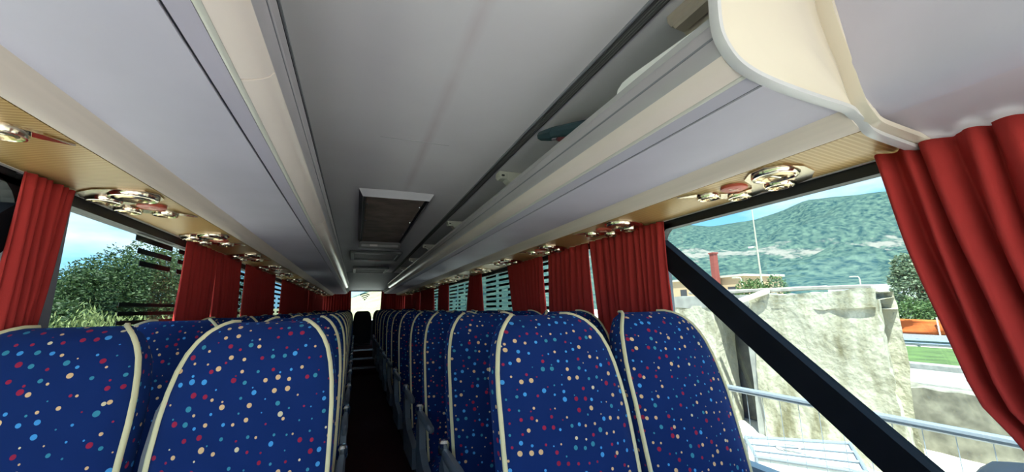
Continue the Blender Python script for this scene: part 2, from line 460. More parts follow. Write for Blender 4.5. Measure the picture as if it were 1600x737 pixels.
for sx, side in SIDES:
    for i, (a, b) in enumerate(PANES):
        wno += 1
        x0, x1 = sorted((1.146*sx, 1.151*sx))
        o = tag(MB().box((x0, a, Z(SILL)), (x1, b, Z(0.385))).obj('window_%d' % wno, GLASS if i < 2 else GLASS_D), kind='structure')
        sxx = 1.153*sx
        if sx > 0:
            if i == 1:
                stripes(sxx, 2.45, b, 0.12, 0.345, [(2.62, 2.66, -1, 0.2)]).obj('striped_film', STR, o)
                stripes(sxx, 2.45, b, -0.5, 0.0, []).obj('striped_film', STR, o)
            elif i == 2:
                stripes(sxx, 3.50, 4.30, -0.56, 0.345, [(3.86, 3.95, -1, 1), (3.60, 3.78, -0.02, 0.21)]).obj('striped_film', STR, o)
            elif i == 3:
                stripes(sxx, 4.85, 6.2, -0.56, 0.33, [(5.22, 5.32, -0.1, 1), (5.62, 5.70, -1, 1), (5.32, 5.50, -0.3, 0.20), (5.80, 6.0, -0.1, 0.16), (4.95, 5.2, -0.25, 0.14)]).obj('striped_film', STR, o)
            elif i in (4, 5):
                stripes(sxx, a+0.1, b-0.1, -0.56, 0.33, [(a+0.5, a+0.58, -1, 1), (a+0.8, a+0.95, -0.2, 0.2)]).obj('striped_film', STR, o)
        else:
            if i == 1:
                stripes(sxx, 2.15, b, 0.19, 0.345, [(2.52, 2.60, -1, 1)], slant=lambda z: (0.345-z)*0.55).obj('striped_film', STR, o)
                stripes(sxx, 2.10, b, -0.35, 0.05, [], period=0.038).obj('striped_film', STR, o)
            elif i in (2, 3, 4):
                stripes(sxx, a+0.1, b-0.1, -0.56, 0.33, [(a+0.5, a+0.58, -1, 1), (a+0.85, a+1.0, -0.2, 0.2)]).obj('striped_film', STR, o)
# windscreen and front end (behind the camera)
wno += 1
tag(MB().box((-1.14, Y0-0.02, Z(-0.90)), (1.14, Y0-0.012, Z(0.80))).obj('window_%d' % wno, GLASS_C), kind='structure')
tag(MB().box((-1.2, Y0-0.08, -0.35), (1.2, Y0, Z(-0.90))).obj('wall_front', WALLM), kind='structure')
# rear wall
wr = empty('wall_rear'); tag(wr, kind='structure')
MB().box((-1.2, Y1, -0.35), (1.2, Y1+0.08, Z(-0.30))).obj('lower_lining', WALLM, wr)
MB().box((-1.2, Y1, Z(0.52)), (1.2, Y1+0.08, Z(0.93))).obj('upper_lining', WALLM, wr)
for s in (-1, 1):
    x0, x1 = sorted((0.95*s, 1.2*s)); MB().box((x0, Y1, Z(-0.30)), (x1, Y1+0.08, Z(0.52))).obj('side_lining', WALLM, wr)
wno += 1
rw = tag(MB().box((-0.96, Y1+0.03, Z(-0.30)), (0.96, Y1+0.036, Z(0.53))).obj('window_%d' % wno, GLASS), kind='structure')
mb = MB()
for r in (0.10, 0.155, 0.21):               # wireless symbol printed on the rear window
    outer, inner = [], []
    for k in range(13):
        a = math.radians(50 + 80*k/12)
        outer.append((-0.02+r*math.cos(a), Y1+0.024, Z(0.26+r*math.sin(a)))); inner.append((-0.02+(r-0.026)*math.cos(a), Y1+0.024, Z(0.26+(r-0.026)*math.sin(a))))
    n0 = 13
    mb.add(outer+inner, [(k, k+1, n0+k+1, n0+k) for k in range(12)])
mb.add([(-0.02+0.022*math.cos(a*math.pi/5), Y1+0.024, Z(0.29+0.022*math.sin(a*math.pi/5))) for a in range(10)], [tuple(range(10))])
mb.obj('wireless_symbol', mat('dark_print', (0.05, 0.08, 0.06), 0.7), rw)

# ================================================================== LUGGAGE RACKS
P_LIP, P_L6, P_L5, P_L4, P_L1, P_L2, P_L3 = (0.417, 0.562), (0.424, 0.494), (0.491, 0.463), (0.530, 0.448), (0.812, 0.445), (0.873, 0.402), (1.115, 0.388)
def strip(sx, pts, th, y0, y1, ny=1):
    """thin extruded shell following pts (x,z rel), thickened upwards/outwards"""
    n = len(pts); off = []
    for i in range(n):
        a = Vector(pts[max(0, i-1)]); b = Vector(pts[min(n-1, i+1)]); d = (b-a).normalized()
        nn = Vector((-d.y, d.x))
        if nn.y < 0 and abs(nn.y) > 0.3: nn = -nn
        if abs(nn.y) <= 0.3: nn = Vector((abs(nn.x), nn.y))
        off.append((pts[i][0]+nn.x*th, pts[i][1]+nn.y*th))
    prof = [(p[0]*sx, Z(p[1])) for p in list(pts)+off[::-1]]
    return MB().extrude_y(prof, y0, y1, True, True, ny)

for sx, side in SIDES:
    ys = 0.49 if sx > 0 else -0.6
    ye = 11.85
    rk = empty('luggage_rack', (0, 0, 0))
    tag(rk, 'long overhead luggage rack with lavender underside above the %s hand seats' % side, 'luggage rack', 'overhead luggage racks')
    lip = [(0.452, 0.585), (0.434, 0.583), (0.421, 0.575), P_LIP, (0.414, 0.53), (0.417, 0.505), P_L6]
    fix_normals(strip(sx, lip, 0.012, ys, 9.35).obj('front_lip', LIPM, rk, True, 60))
    fix_normals(strip(sx, [(0.413, 0.538), (0.4125, 0.533)], 0.004, ys, 9.35).obj('lip_groove', LGREY, rk))
    # light diffusers, one segment after another
    yb = ys; k = 0
    while yb < 9.2:
        yn = min(9.2, yb + 1.46)
        dif = [(0.424, 0.494), (0.433, 0.4815), (0.445, 0.474), (0.462, 0.468), (0.482, 0.464)]
        fix_normals(strip(sx, dif, 0.008, yb+0.002, yn-0.002).obj('light_diffuser', DIFF, rk, True, 60))
        yb = yn; k += 1
    fix_normals(strip(sx, [(0.482, 0.4635), (0.487, 0.4605), (0.493, 0.4605), (0.496, 0.464)], 0.01, ys, ye).obj('diffuser_bead', OFFW, rk, True, 60))
    fix_normals(strip(sx, [(0.496, 0.4625), (0.528, 0.4500)], 0.012, ys, ye).obj('inner_panel', LAV, rk))
    fix_normals(strip(sx, [(0.5290, 0.4525), (0.5315, 0.451)], 0.010, ys, ye).obj('panel_seam', DGREY, rk))
    fix_normals(strip(sx, [(0.533, 0.4475), (0.60, 0.4445), (0.70, 0.4435), (0.812, 0.445)], 0.012, ys, ye).obj('underside_panel', LAV, rk, True, 60))
    fix_normals(strip(sx, [(0.812, 0.4448), (0.822, 0.438), (0.835, 0.426), (0.850, 0.413), (0.862, 0.4055), (0.873, 0.402)], 0.012, ys, ye).obj('beige_moulding', CREAM, rk, True, 60))
    fix_normals(strip(sx, [(0.8735, 0.4035), (0.8765, 0.4035)], 0.008, ys, ye).obj('moulding_shadow_gap', mat('brown_gap', (0.12, 0.07, 0.03), 0.7), rk))
    fix_normals(strip(sx, [(0.8765, 0.4018), (0.99, 0.3945), (1.104, 0.3895)], 0.010, ys, ye).obj('service_panel', GOLD, rk, True, 60))
    fix_normals(strip(sx, [(1.104, 0.388), (1.117, 0.3875), (1.120, 0.392)], 0.008, ys, ye).obj('edge_trim', OFFW, rk))
    fix_normals(strip(sx, [(0.44, 0.50), (0.60, 0.475), (1.10, 0.47)], 0.012, ys, ye).obj('rack_floor', WALLM, rk))

# ceiling rails
for sx, side in SIDES:
    r = empty('ceiling_rail'); tag(r, 'dark grooved metal rail along the ceiling above the %s rack edge' % side, 'rail', 'ceiling rails')
    x0, x1 = sorted((0.484*sx, 0.520*sx))
    MB().box((x0, Y0, Z(0.820)), (x1, 9.3, Z(0.838))).obj('rail_body', RAILM, r)
    for q in (0.492, 0.501, 0.510):
        xa, xb = sorted(((q-0.0015)*sx, (q+0.0015)*sx))
        MB().box((xa, Y0, Z(0.8175)), (xb, 9.3, Z(0.822))).obj('groove_rib', mat('rail_rib_grey', (0.16, 0.155, 0.155), 0.5), r)
    xa, xb = sorted((0.474*sx, 0.479*sx)); MB().box((xa, Y0, Z(0.821)), (xb, 9.3, Z(0.838))).obj('rail_flange', LGREY, r)
    xa, xb = sorted((0.4795*sx, 0.4835*sx)); MB().box((xa, Y0, Z(0.826)), (xb, 9.3, Z(0.838))).obj('rail_slot', BLACK, r)

# brackets in the right hand rack
def bracket():
    b = empty('rack_bracket')
    mb = MB(); prof = [(0, 0.0), (0, -0.03), (0.012, -0.042), (0.045, -0.045), (0.06, -0.06), (0.085, -0.075), (0.12, -0.085), (0.17, -0.12), (0.19, -0.12), (0.19, 0.0)]
    mb.loft([[(p[0], y, p[1]) for p in prof] for y in (-0.035, 0.035)], True, True)
    fix_normals(mb.obj('bracket_body', OFFW, b))
    MB().bbox((0.004, -0.042, -0.05), (0.05, -0.028, -0.012), 0.004).obj('clip', OFFW, b)
    MB().bbox((0.01, -0.05, -0.035), (0.03, -0.036, -0.025), 0.003).obj('latch', DGREY, b)
    return b
b0 = bracket()
for k, y in enumerate((2.16, 3.62, 5.08, 6.54, 8.0)):
    b = b0 if k == 0 else copy_tree(b0)
    b.location = (0.54, y, Z(0.828))
    tag(b, 'cream plastic bracket under the ceiling, %s beyond the umbrella' % ORD[k], 'bracket', 'rack brackets')
b = empty('rack_bracket', (0.565, 0.50, Z(0.828)))
tag(b, 'large beige moulded bracket on the ceiling beside the cream end cap', 'bracket', 'rack brackets')
mb = MB()
prof = [(0, 0.0), (0, -0.02), (0.012, -0.03), (0.06, -0.034), (0.075, -0.05), (0.085, -0.075), (0.13, -0.09), (0.14, -0.13), (0.26, -0.15), (0.26, 0.0)]
BEIGE = mat('beige_moulded_plastic', (0.50, 0.41, 0.34), 0.45)
mb.loft([[(p[0], y, p[1]) for p in prof] for y in (0.0, 0.25)], True, True); fix_normals(mb.obj('bracket_body', BEIGE, b))
MB().bbox((0.002, 0.0, -0.05), (0.05, 0.238, -0.028), 0.006).obj('clip', BEIGE, b)

# ------------------------------------------------ end cap of the right hand rack and the coved panel in front
cap = empty('rack_end_cap'); tag(cap, 'glossy cream rack end cap with pale rim above the near curtain', 'end cap')
outer = [(0.440, 0.80), (0.418, 0.70), (0.409, 0.609), (0.406, 0.545), (0.416, 0.512), (0.444, 0.480), (0.49, 0.462), (0.559, 0.452), (0.663, 0.446), (0.801, 0.442), (0.83, 0.432)]
inner = [(0.775, 0.80), (0.768, 0.695), (0.785, 0.62), (0.803, 0.56), (0.818, 0.49), (0.83, 0.45)]
def resample(pts, n):
    pts = [Vector(p) for p in pts]; out = []
    for i in range(len(pts)-1):                 # catmull-rom
        p0, p1, p2, p3 = pts[max(0, i-1)], pts[i], pts[i+1], pts[min(len(pts)-1, i+2)]
        for k in range(6):
            t = k/6
            out.append(0.5*((2*p1)+(p2-p0)*t+(2*p0-5*p1+4*p2-p3)*t*t+(3*p1-p0-3*p2+p3)*t**3))
    out.append(pts[-1])
    L = [0]
    for a, b in zip(out[:-1], out[1:]): L.append(L[-1]+(b-a).length)
    res = []; k = 0
    for i in range(n+1):
        d = L[-1]*i/n
        while k < len(L)-2 and L[k+1] < d: k += 1
        t = (d-L[k])/max(1e-9, L[k+1]-L[k]); res.append(out[k].lerp(out[k+1], t))
    return res
oc = resample(outer, 40); ic = resample(inner, 40)
mb = MB(); rows = []
for q in range(41):
    row = []
    for c in range(11):
        t = c/10; p = oc[q].lerp(ic[q], t); dd = (oc[q]-ic[q]).length
        e_ = min(t, 1-t)*dd
        row.append((p.x, 0.484-0.010*(1-math.exp(-e_/0.012))-0.018*min(1, e_/0.15), Z(p.y)))
    rows.append(row)
mb.loft(rows, False)
fix_normals(mb.obj('cap_face', ENDC, cap, True, 180))
mb = MB()                                     # rim around the profile
def rim(pts, y0, y1, w):
    m = MB(); rr = []
    n = len(pts)
    for i, p in enumerate(pts):
        a = Vector(pts[max(0, i-1)]); b_ = Vector(pts[min(n-1, i+1)]); d = (b_-a).normalized(); nn = Vector((-d.y, d.x))
        p = Vector(p)
        c = [p-nn*w*0.5, p-nn*w*0.62, p-nn*w*0.45, p+nn*w*0.45, p+nn*w*0.6, p+nn*w*0.5]
        yy = [y1, (y0+y1)/2, y0, y0, (y0+y1)/2, y1]
        rr.append([(q.x, y_, Z(q.y)) for q, y_ in zip(c, yy)])
    return m.loft(rr, True, True)
lower = [(0.83, 0.440), (0.852, 0.424), (0.872, 0.404), (0.90, 0.394), (1.0, 0.386), (1.118, 0.378), (1.15, 0.376)]
fix_normals(rim([(p.x, p.y) for p in resample(outer + lower[1:], 70)], 0.470, 0.491, 0.011).obj('outer_rim', RIM, cap, True, 50))
fix_normals(rim([(p.x, p.y) for p in resample(inner + [(0.852, 0.428), (0.872, 0.413), (0.93, 0.406), (1.118, 0.395)], 60)], 0.450, 0.488, 0.014).obj('inner_rim', ENDC, cap, True, 50))

cove = empty('cove_panel'); tag(cove, 'smooth lavender coved panel above the near red curtain', 'panel')
prof = [(0.775, 0.80), (0.785, 0.70), (0.798, 0.62), (0.812, 0.545), (0.824, 0.49), (0.834, 0.463), (0.852, 0.448), (0.90, 0.437)]
fix_normals(strip(1, prof, -0.012, Y0+0.05, 0.478).obj('upper_panel', LAV, cove, True, 60))
prof = [(0.9005, 0.4366), (0.95, 0.426), (1.03, 0.408), (1.118, 0.388)]
fix_normals(strip(1, prof, 0.012, Y0+0.05, 0.478).obj('lower_panel', mat('lavender_pink_laminate', (0.56, 0.50, 0.57), 0.5), cove, True, 60))
# matching side of the front ceiling zone on the right: close the gap up to the roof
fix_normals(strip(1, [(0.775, 0.80), (0.77, 0.825)], 0.012, Y0+0.05, 0.478).obj('top_joint', LAV, cove))

# ------------------------------------------------ things lying in the right hand rack
mb = MB()
pl = [(0.52, 0.52), (0.52, 0.622), (0.56, 0.627), (0.80, 0.650), (0.845, 0.650), (0.868, 0.640), (0.878, 0.618), (0.878, 0.52)]
mb.loft([[(x, p[0]+0.19*0, Z(p[1])) for p in pl] for x in (0.463, 0.470)], True, True)
pb_ = fix_normals(mb.obj('white_board', PAPER)); tag(pb_, 'white board with rounded corner sticking up behind the rack lip', 'board')
um = empty('folded_umbrella', (0, 0, 0)); tag(um, 'dark teal folded umbrella poking out of the luggage rack', 'umbrella')
a, b = Vector((0.512, 1.0, Z(0.598))), Vector((0.502, 1.47, Z(0.762)))
d = b-a
mb = MB(); mb.tube([a-d*0.05, a, a+d*0.25, a+d*0.5, a+d*0.72], [0.030, 0.031, 0.031, 0.030, 0.029], 10); mb.obj('canopy_sleeve', TEAL, um, True)
mb = MB(); mb.tube([a+d*0.72, a+d*0.76, b-d*0.02, b], [0.031, 0.030, 0.022, 0.020], 8); mb.obj('tip_cap', TEAL, um, True)
mb = MB(); mb.tube([a+d*0.1+Vector((-0.01, 0.0, -0.032)), a+d*0.45+Vector((-0.01, 0, -0.045)), a+d*0.74+Vector((-0.008, 0, -0.02))], [0.020, 0.018, 0.006], 8); mb.obj('red_lining', DRED, um, True)
mb = MB(); p = a+d*0.56+Vector((-0.036, 0.0, -0.036)); mb.tube([p, p+d*0.08], 0.006, 6); mb.obj('metal_clip', STEEL, um, True)

# ------------------------------------------------ ceiling hatch and grilles
h = empty('roof_hatch', (0, 0, 0)); tag(h, 'roof hatch with pale frame and stained brown panel in the ceiling', 'roof hatch')
y0, y1 = 2.79, 4.98
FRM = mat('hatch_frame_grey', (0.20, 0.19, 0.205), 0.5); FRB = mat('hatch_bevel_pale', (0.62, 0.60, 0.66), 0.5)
zt = Z(0.842)
def frame_side(a, b, c, d, nm, m, par):      # a,b outer edge; c,d inner edge (hanging lower)
    zt_, zb = zt, Z(0.795)
    mb = MB(); mb.add([(a[0], a[1], zt_), (b[0], b[1], zt_), (d[0], d[1], zb), (c[0], c[1], zb), (c[0], c[1], zt_), (d[0], d[1], zt_)],
                      [(0,1,2,3), (3,2,5,4), (0,3,4), (1,5,2), (0,4,5,1)])
    return fix_normals(mb.obj(nm, m, par))
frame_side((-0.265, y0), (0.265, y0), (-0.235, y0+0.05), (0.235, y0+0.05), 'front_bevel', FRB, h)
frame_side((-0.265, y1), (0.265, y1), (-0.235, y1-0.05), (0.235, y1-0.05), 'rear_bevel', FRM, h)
for s in (-1, 1):
    frame_side((0.265*s, y0), (0.265*s, y1), (0.235*s, y0+0.05), (0.235*s, y1-0.05), 'side_bevel', FRM, h)
    x0, x1 = sorted((0.215*s, 0.232*s)); MB().box((x0, y0+0.09, Z(0.812)), (x1, y1-0.06, Z(0.83))).obj('rubber_seal', BLACK, h)
MB().bbox((-0.214, y0+0.095, Z(0.814)), (0.214, y1-0.065, Z(0.835)), 0.006).obj('hatch_panel', HATCHM, h)
for s in (-1, 1):
    for yy in (3.1, 3.7, 4.3):
        MB().lathe([(0.0, -0.008), (0.007, -0.006), (0.009, 0.0)], (0.20*s, yy, Z(0.812)), 8).obj('screw', STEEL, h)
hb = MB().bbox((-0.25, 5.04, Z(0.755)), (0.25, 5.13, Z(0.835)), 0.01).obj('handle_housing', mat('grille_grey', (0.17, 0.165, 0.17), 0.5), h)
MB().bbox((-0.22, 5.025, Z(0.772)), (0.22, 5.045, Z(0.80)), 0.006).obj('handle_bar', mat('pale_handle_grey', (0.38, 0.37, 0.38), 0.35), hb)
MB().box((-0.12, 5.018, Z(0.774)), (-0.03, 5.026, Z(0.798))).obj('handle_label', WHITE, hb)
def grille(ya, yb, hw, label):
    g = empty('ceiling_grille'); tag(g, label, 'grille', 'ceiling grilles')
    fm = mat('grille_frame_grey', (0.19, 0.185, 0.19), 0.5)
    MB().bbox((-hw, ya, Z(0.795)), (hw, ya+0.09, Z(0.84)), 0.01).obj('frame_bar', fm, g)
    MB().bbox((-hw, yb-0.09, Z(0.795)), (hw, yb, Z(0.84)), 0.01).obj('frame_bar', fm, g)
    for s in (-1, 1):
        x0, x1 = sorted(((hw-0.06)*s, hw*s)); MB().bbox((x0, ya+0.09, Z(0.798)), (x1, yb-0.09, Z(0.84)), 0.01).obj('frame_bar', fm, g)
    MB().box((-hw+0.06, ya+0.09, Z(0.822)), (hw-0.06, yb-0.09, Z(0.838))).obj('dark_mesh', DGREY, g)
    n = int((yb-ya-0.2)/0.09)
    for k in range(n):
        y = ya+0.12+k*0.09; MB().box((-hw+0.06, y, Z(0.808)), (hw-0.06, y+0.02, Z(0.824))).obj('slat', fm, g)
    return g
g1 = grille(5.85, 6.75, 0.36, 'square air grille in the ceiling just behind the roof hatch')
MB().box((-0.10, 6.70, Z(0.792)), (0.10, 6.74, Z(0.80))).obj('red_label', mat('red_label', (0.45, 0.06, 0.05), 0.5), g1)
grille(8.1, 9.2, 0.34, 'rearmost square air grille in the dark ceiling')

# ------------------------------------------------ vent clusters on the gold panels
def gz(x): return Z(0.4018 + (x-0.8765)*(0.3895-0.4018)/(1.104-0.8765))
def ring_vent(parent, x, y, r, name):
    v = MB().lathe([(r*1.0, 0.004), (r*1.0, -0.006), (r*0.94, -0.013), (r*0.84, -0.014), (r*0.76, -0.008), (r*0.74, 0.002)], (x, y, gz(x)-0.004), 22).obj(name, CHROME, parent, True, 50)
    MB().lathe([(r*0.74, -0.002), (r*0.70, -0.012), (r*0.56, -0.016), (r*0.46, -0.010), (r*0.44, 0.0)], (x, y, gz(x)-0.004), 20).obj('nozzle', NOZ, v, True, 50)
    MB().lathe([(r*0.45, -0.001), (0.0, 0.001)], (x, y, gz(x)-0.005), 16).obj('throat', DARKN, v)
    MB().bbox((x-r*0.42, y-0.004, gz(x)-0.016), (x+r*0.42, y+0.004, gz(x)-0.006), 0.002).obj('blade', CHROME, v)
    return v
def vents(sx):
    c = empty('vent_cluster')
    def P(x, y): return (x, y-1.075)
    out = []
    # teardrop chrome base plate
    pts = [(0.880, 0.01), (0.92, -0.02), (0.955, -0.06), (1.00, -0.05), (1.055, -0.07), (1.092, -0.10), (1.096, -0.14), (1.085, -0.18), (1.100, -0.23), (1.103, -0.29), (1.085, -0.345), (1.03, -0.385), (0.965, -0.395), (0.905, -0.375), (0.882, -0.33), (0.888, -0.28), (0.925, -0.235), (0.985, -0.215), (1.02, -0.19), (1.02, -0.14), (0.985, -0.105), (0.93, -0.085), (0.905, -0.05)]
    mb = MB()
    lo = [(p[0], p[1], gz(p[0])-0.006) for p in pts]; hi = [(p[0], p[1], gz(p[0])+0.004) for p in pts]
    mb.loft([hi, lo], True, True); out.append(fix_normals(mb.obj('base_plate', mat('bronze_chrome', (0.62, 0.50, 0.38), 0.18, metal=1.0), c)))
    out.append(ring_vent(c, 0.962, -0.062, 0.041, 'reading_light'))
    out.append(ring_vent(c, 1.052, -0.118, 0.041, 'reading_light'))
    out.append(ring_vent(c, 0.955, -0.315, 0.066, 'air_nozzle'))
    out.append(ring_vent(c, 1.055, -0.262, 0.046, 'air_nozzle'))
    rb = MB().lathe([(0.042, 0.004), (0.042, -0.006), (0.036, -0.009), (0.0, -0.009)], (0.965, -0.165, gz(0.965)-0.002), 20).obj('call_button', REDB, c, True, 50)
    z_ = gz(0.965)-0.0125; PK = mat('pale_print', (0.75, 0.45, 0.36), 0.6)
    MB().box((0.94, -0.168, z_), (0.99, -0.163, z_+0.0015)).obj('button_print', PK, rb)
    MB().box((0.962, -0.185, z_), (0.967, -0.147, z_+0.0015)).obj('button_print', PK, rb)
    MB().bbox((0.955, -0.155, z_-0.001), (0.975, -0.172, z_+0.0015), 0.001).obj('button_print', PK, rb)
    return c
vR = vents(1)
def mirror_cluster(src):
    c = src.copy(); COL.objects.link(c)
    def rec(o, par):
        for ch in list(o.children):
            k = ch.copy(); COL.objects.link(k); k.parent = par
            me = ch.data.copy(); me.transform(Matrix.Scale(-1, 4, (1, 0, 0))); me.flip_normals(); k.data = me
            rec(ch, k)
    rec(src, c); return c
vL = mirror_cluster(vR)
for sx, side, proto, first in ((1, 'right', vR, 1.075), (-1, 'left', vL, 1.172)):
    for k in range(13):
        o = proto if k == 0 else copy_tree(proto)
        o.location = (0, first + 0.775*k, 0)
        tag(o, 'chrome vents and red call button in the %s gold panel, %s from the front' % (side, ORD[k]), 'vent panel', 'overhead vent clusters')

# ================================================================== SEATS
def smoothstep(a, b, x):
    t = max(0, min(1, (x-a)/(b-a))); return t*t*(3-2*t)
def interp(tab, x):
    for (a, b), (c, d) in zip(tab[:-1], tab[1:]):
        if x <= c:
            t = (x-a)/(c-a); t = max(0, t); return b + (d-b)*t
    return tab[-1][1]
YF = [(0.40, -0.005), (0.55, 0.015), (0.70, 0.045), (0.84, 0.078), (0.95, 0.105), (1.05, 0.138), (1.13, 0.168), (1.19, 0.198), (1.225, 0.226), (1.243, 0.252), (1.25, 0.285)]
HW = [(0.40, 0.205), (0.55, 0.213), (0.70, 0.219), (0.84, 0.222), (0.95, 0.222), (1.05, 0.220), (1.12, 0.210), (1.17, 0.195), (1.205, 0.176), (1.228, 0.155), (1.243, 0.132), (1.25, 0.112)]
TH = [(0.40, 0.13), (0.84, 0.125), (1.05, 0.115), (1.17, 0.105), (1.225, 0.08), (1.243, 0.05), (1.25, 0.02)]
def seat_meshes(fab):
    zs = [0.40, 0.48, 0.55, 0.62, 0.70, 0.77, 0.84, 0.90, 0.95, 1.0, 1.05, 1.09, 1.13, 1.16, 1.19, 1.21, 1.225, 1.236, 1.244, 1.249]
    vs, fs, uvs = [], [], []
    NU = 10
    prevL = 0; arc = [0]
    for a, b in zip(zs[:-1], zs[1:]):
        arc.append(arc[-1]+math.hypot(b-a, interp(YF, b)-interp(YF, a)))
    rings = []
    for z, ar in zip(zs, arc):
        hw, yf, th = interp(HW, z), interp(YF, z), interp(TH, z)
        ring = []; us = []
        for k in range(NU+1):
            t = -1 + 2*k/NU
            crown = 0.018*(1-t*t) - 0.010*math.exp(-((z-0.99)/0.05)**2)*(1-t*t)
            edge = 0.012*(abs(t)**6)
            ring.append((t*hw, yf - crown + edge, z)); us.append(t*hw)
        s1 = [(hw+0.008, yf+0.03), (hw+0.012, yf+th*0.55), (hw-0.002, yf+th*0.92)]
        for i, q in enumerate(s1): ring.append((q[0], q[1], z)); us.append(hw+0.02+0.035*(i+1))
        for k in range(3):
            t = 0.6 - 1.2*k/2; ring.append((t*hw, yf+th, z)); us.append(hw+0.16+(k)*0.12)
        for i, q in enumerate(reversed(s1)): ring.append((-q[0], q[1], z)); us.append(hw+0.52+0.035*i)
        rings.append(ring); uvs.append([(u, ar) for u in us])
    n = len(rings[0]); me_v = [p for r in rings for p in r]; faces = []; fuv = []
    for a in range(len(rings)-1):
        for i in range(n):
            j = (i+1) % n
            faces.append((a*n+i, a*n+j, (a+1)*n+j, (a+1)*n+i))
            ua, ub, uc, ud = uvs[a][i], uvs[a][j], uvs[a+1][j], uvs[a+1][i]
            if j == 0:
                w = uvs[a][i][0]+0.035; ub = (w, ub[1]); uc = (w, uc[1])
            fuv.append([ua, ub, uc, ud])
    faces.append(tuple((len(rings)-1)*n+i for i in range(n))); fuv.append([(rings[-1][i][0], arc[-1]+rings[-1][i][1]-interp(YF, 1.249)) for i in range(n)])
    faces.append(tuple(range(n-1, -1, -1))); fuv.append([(0, 0)]*n)
    me = bpy.data.meshes.new('backrest'); me.from_pydata(me_v, [], faces); me.update()
    ul = me.uv_layers.new(name='UVMap')
    for p, uvl in zip(me.polygons, fuv):
        for li, u in zip(p.loop_indices, uvl): ul.data[li].uv = u
    me.materials.append(fab); me.shade_smooth()
    try: me.set_sharp_from_angle(angle=math.radians(50))
    except Exception: pass
    return me
ME_BACK = seat_meshes(FAB)
def grid_uv(me, sc=1.0):
    ul = me.uv_layers.new(name='UVMap')
    for p in me.polygons:
        for li, vi in zip(p.loop_indices, p.vertices):
            c = me.vertices[vi].co
            nrm = p.normal
            if abs(nrm.z) > 0.6: u = (c.x, c.y)
            elif abs(nrm.x) > 0.6: u = (c.y, c.z)
            else: u = (c.x, c.z)
            ul.data[li].uv = (u[0]*sc, u[1]*sc)
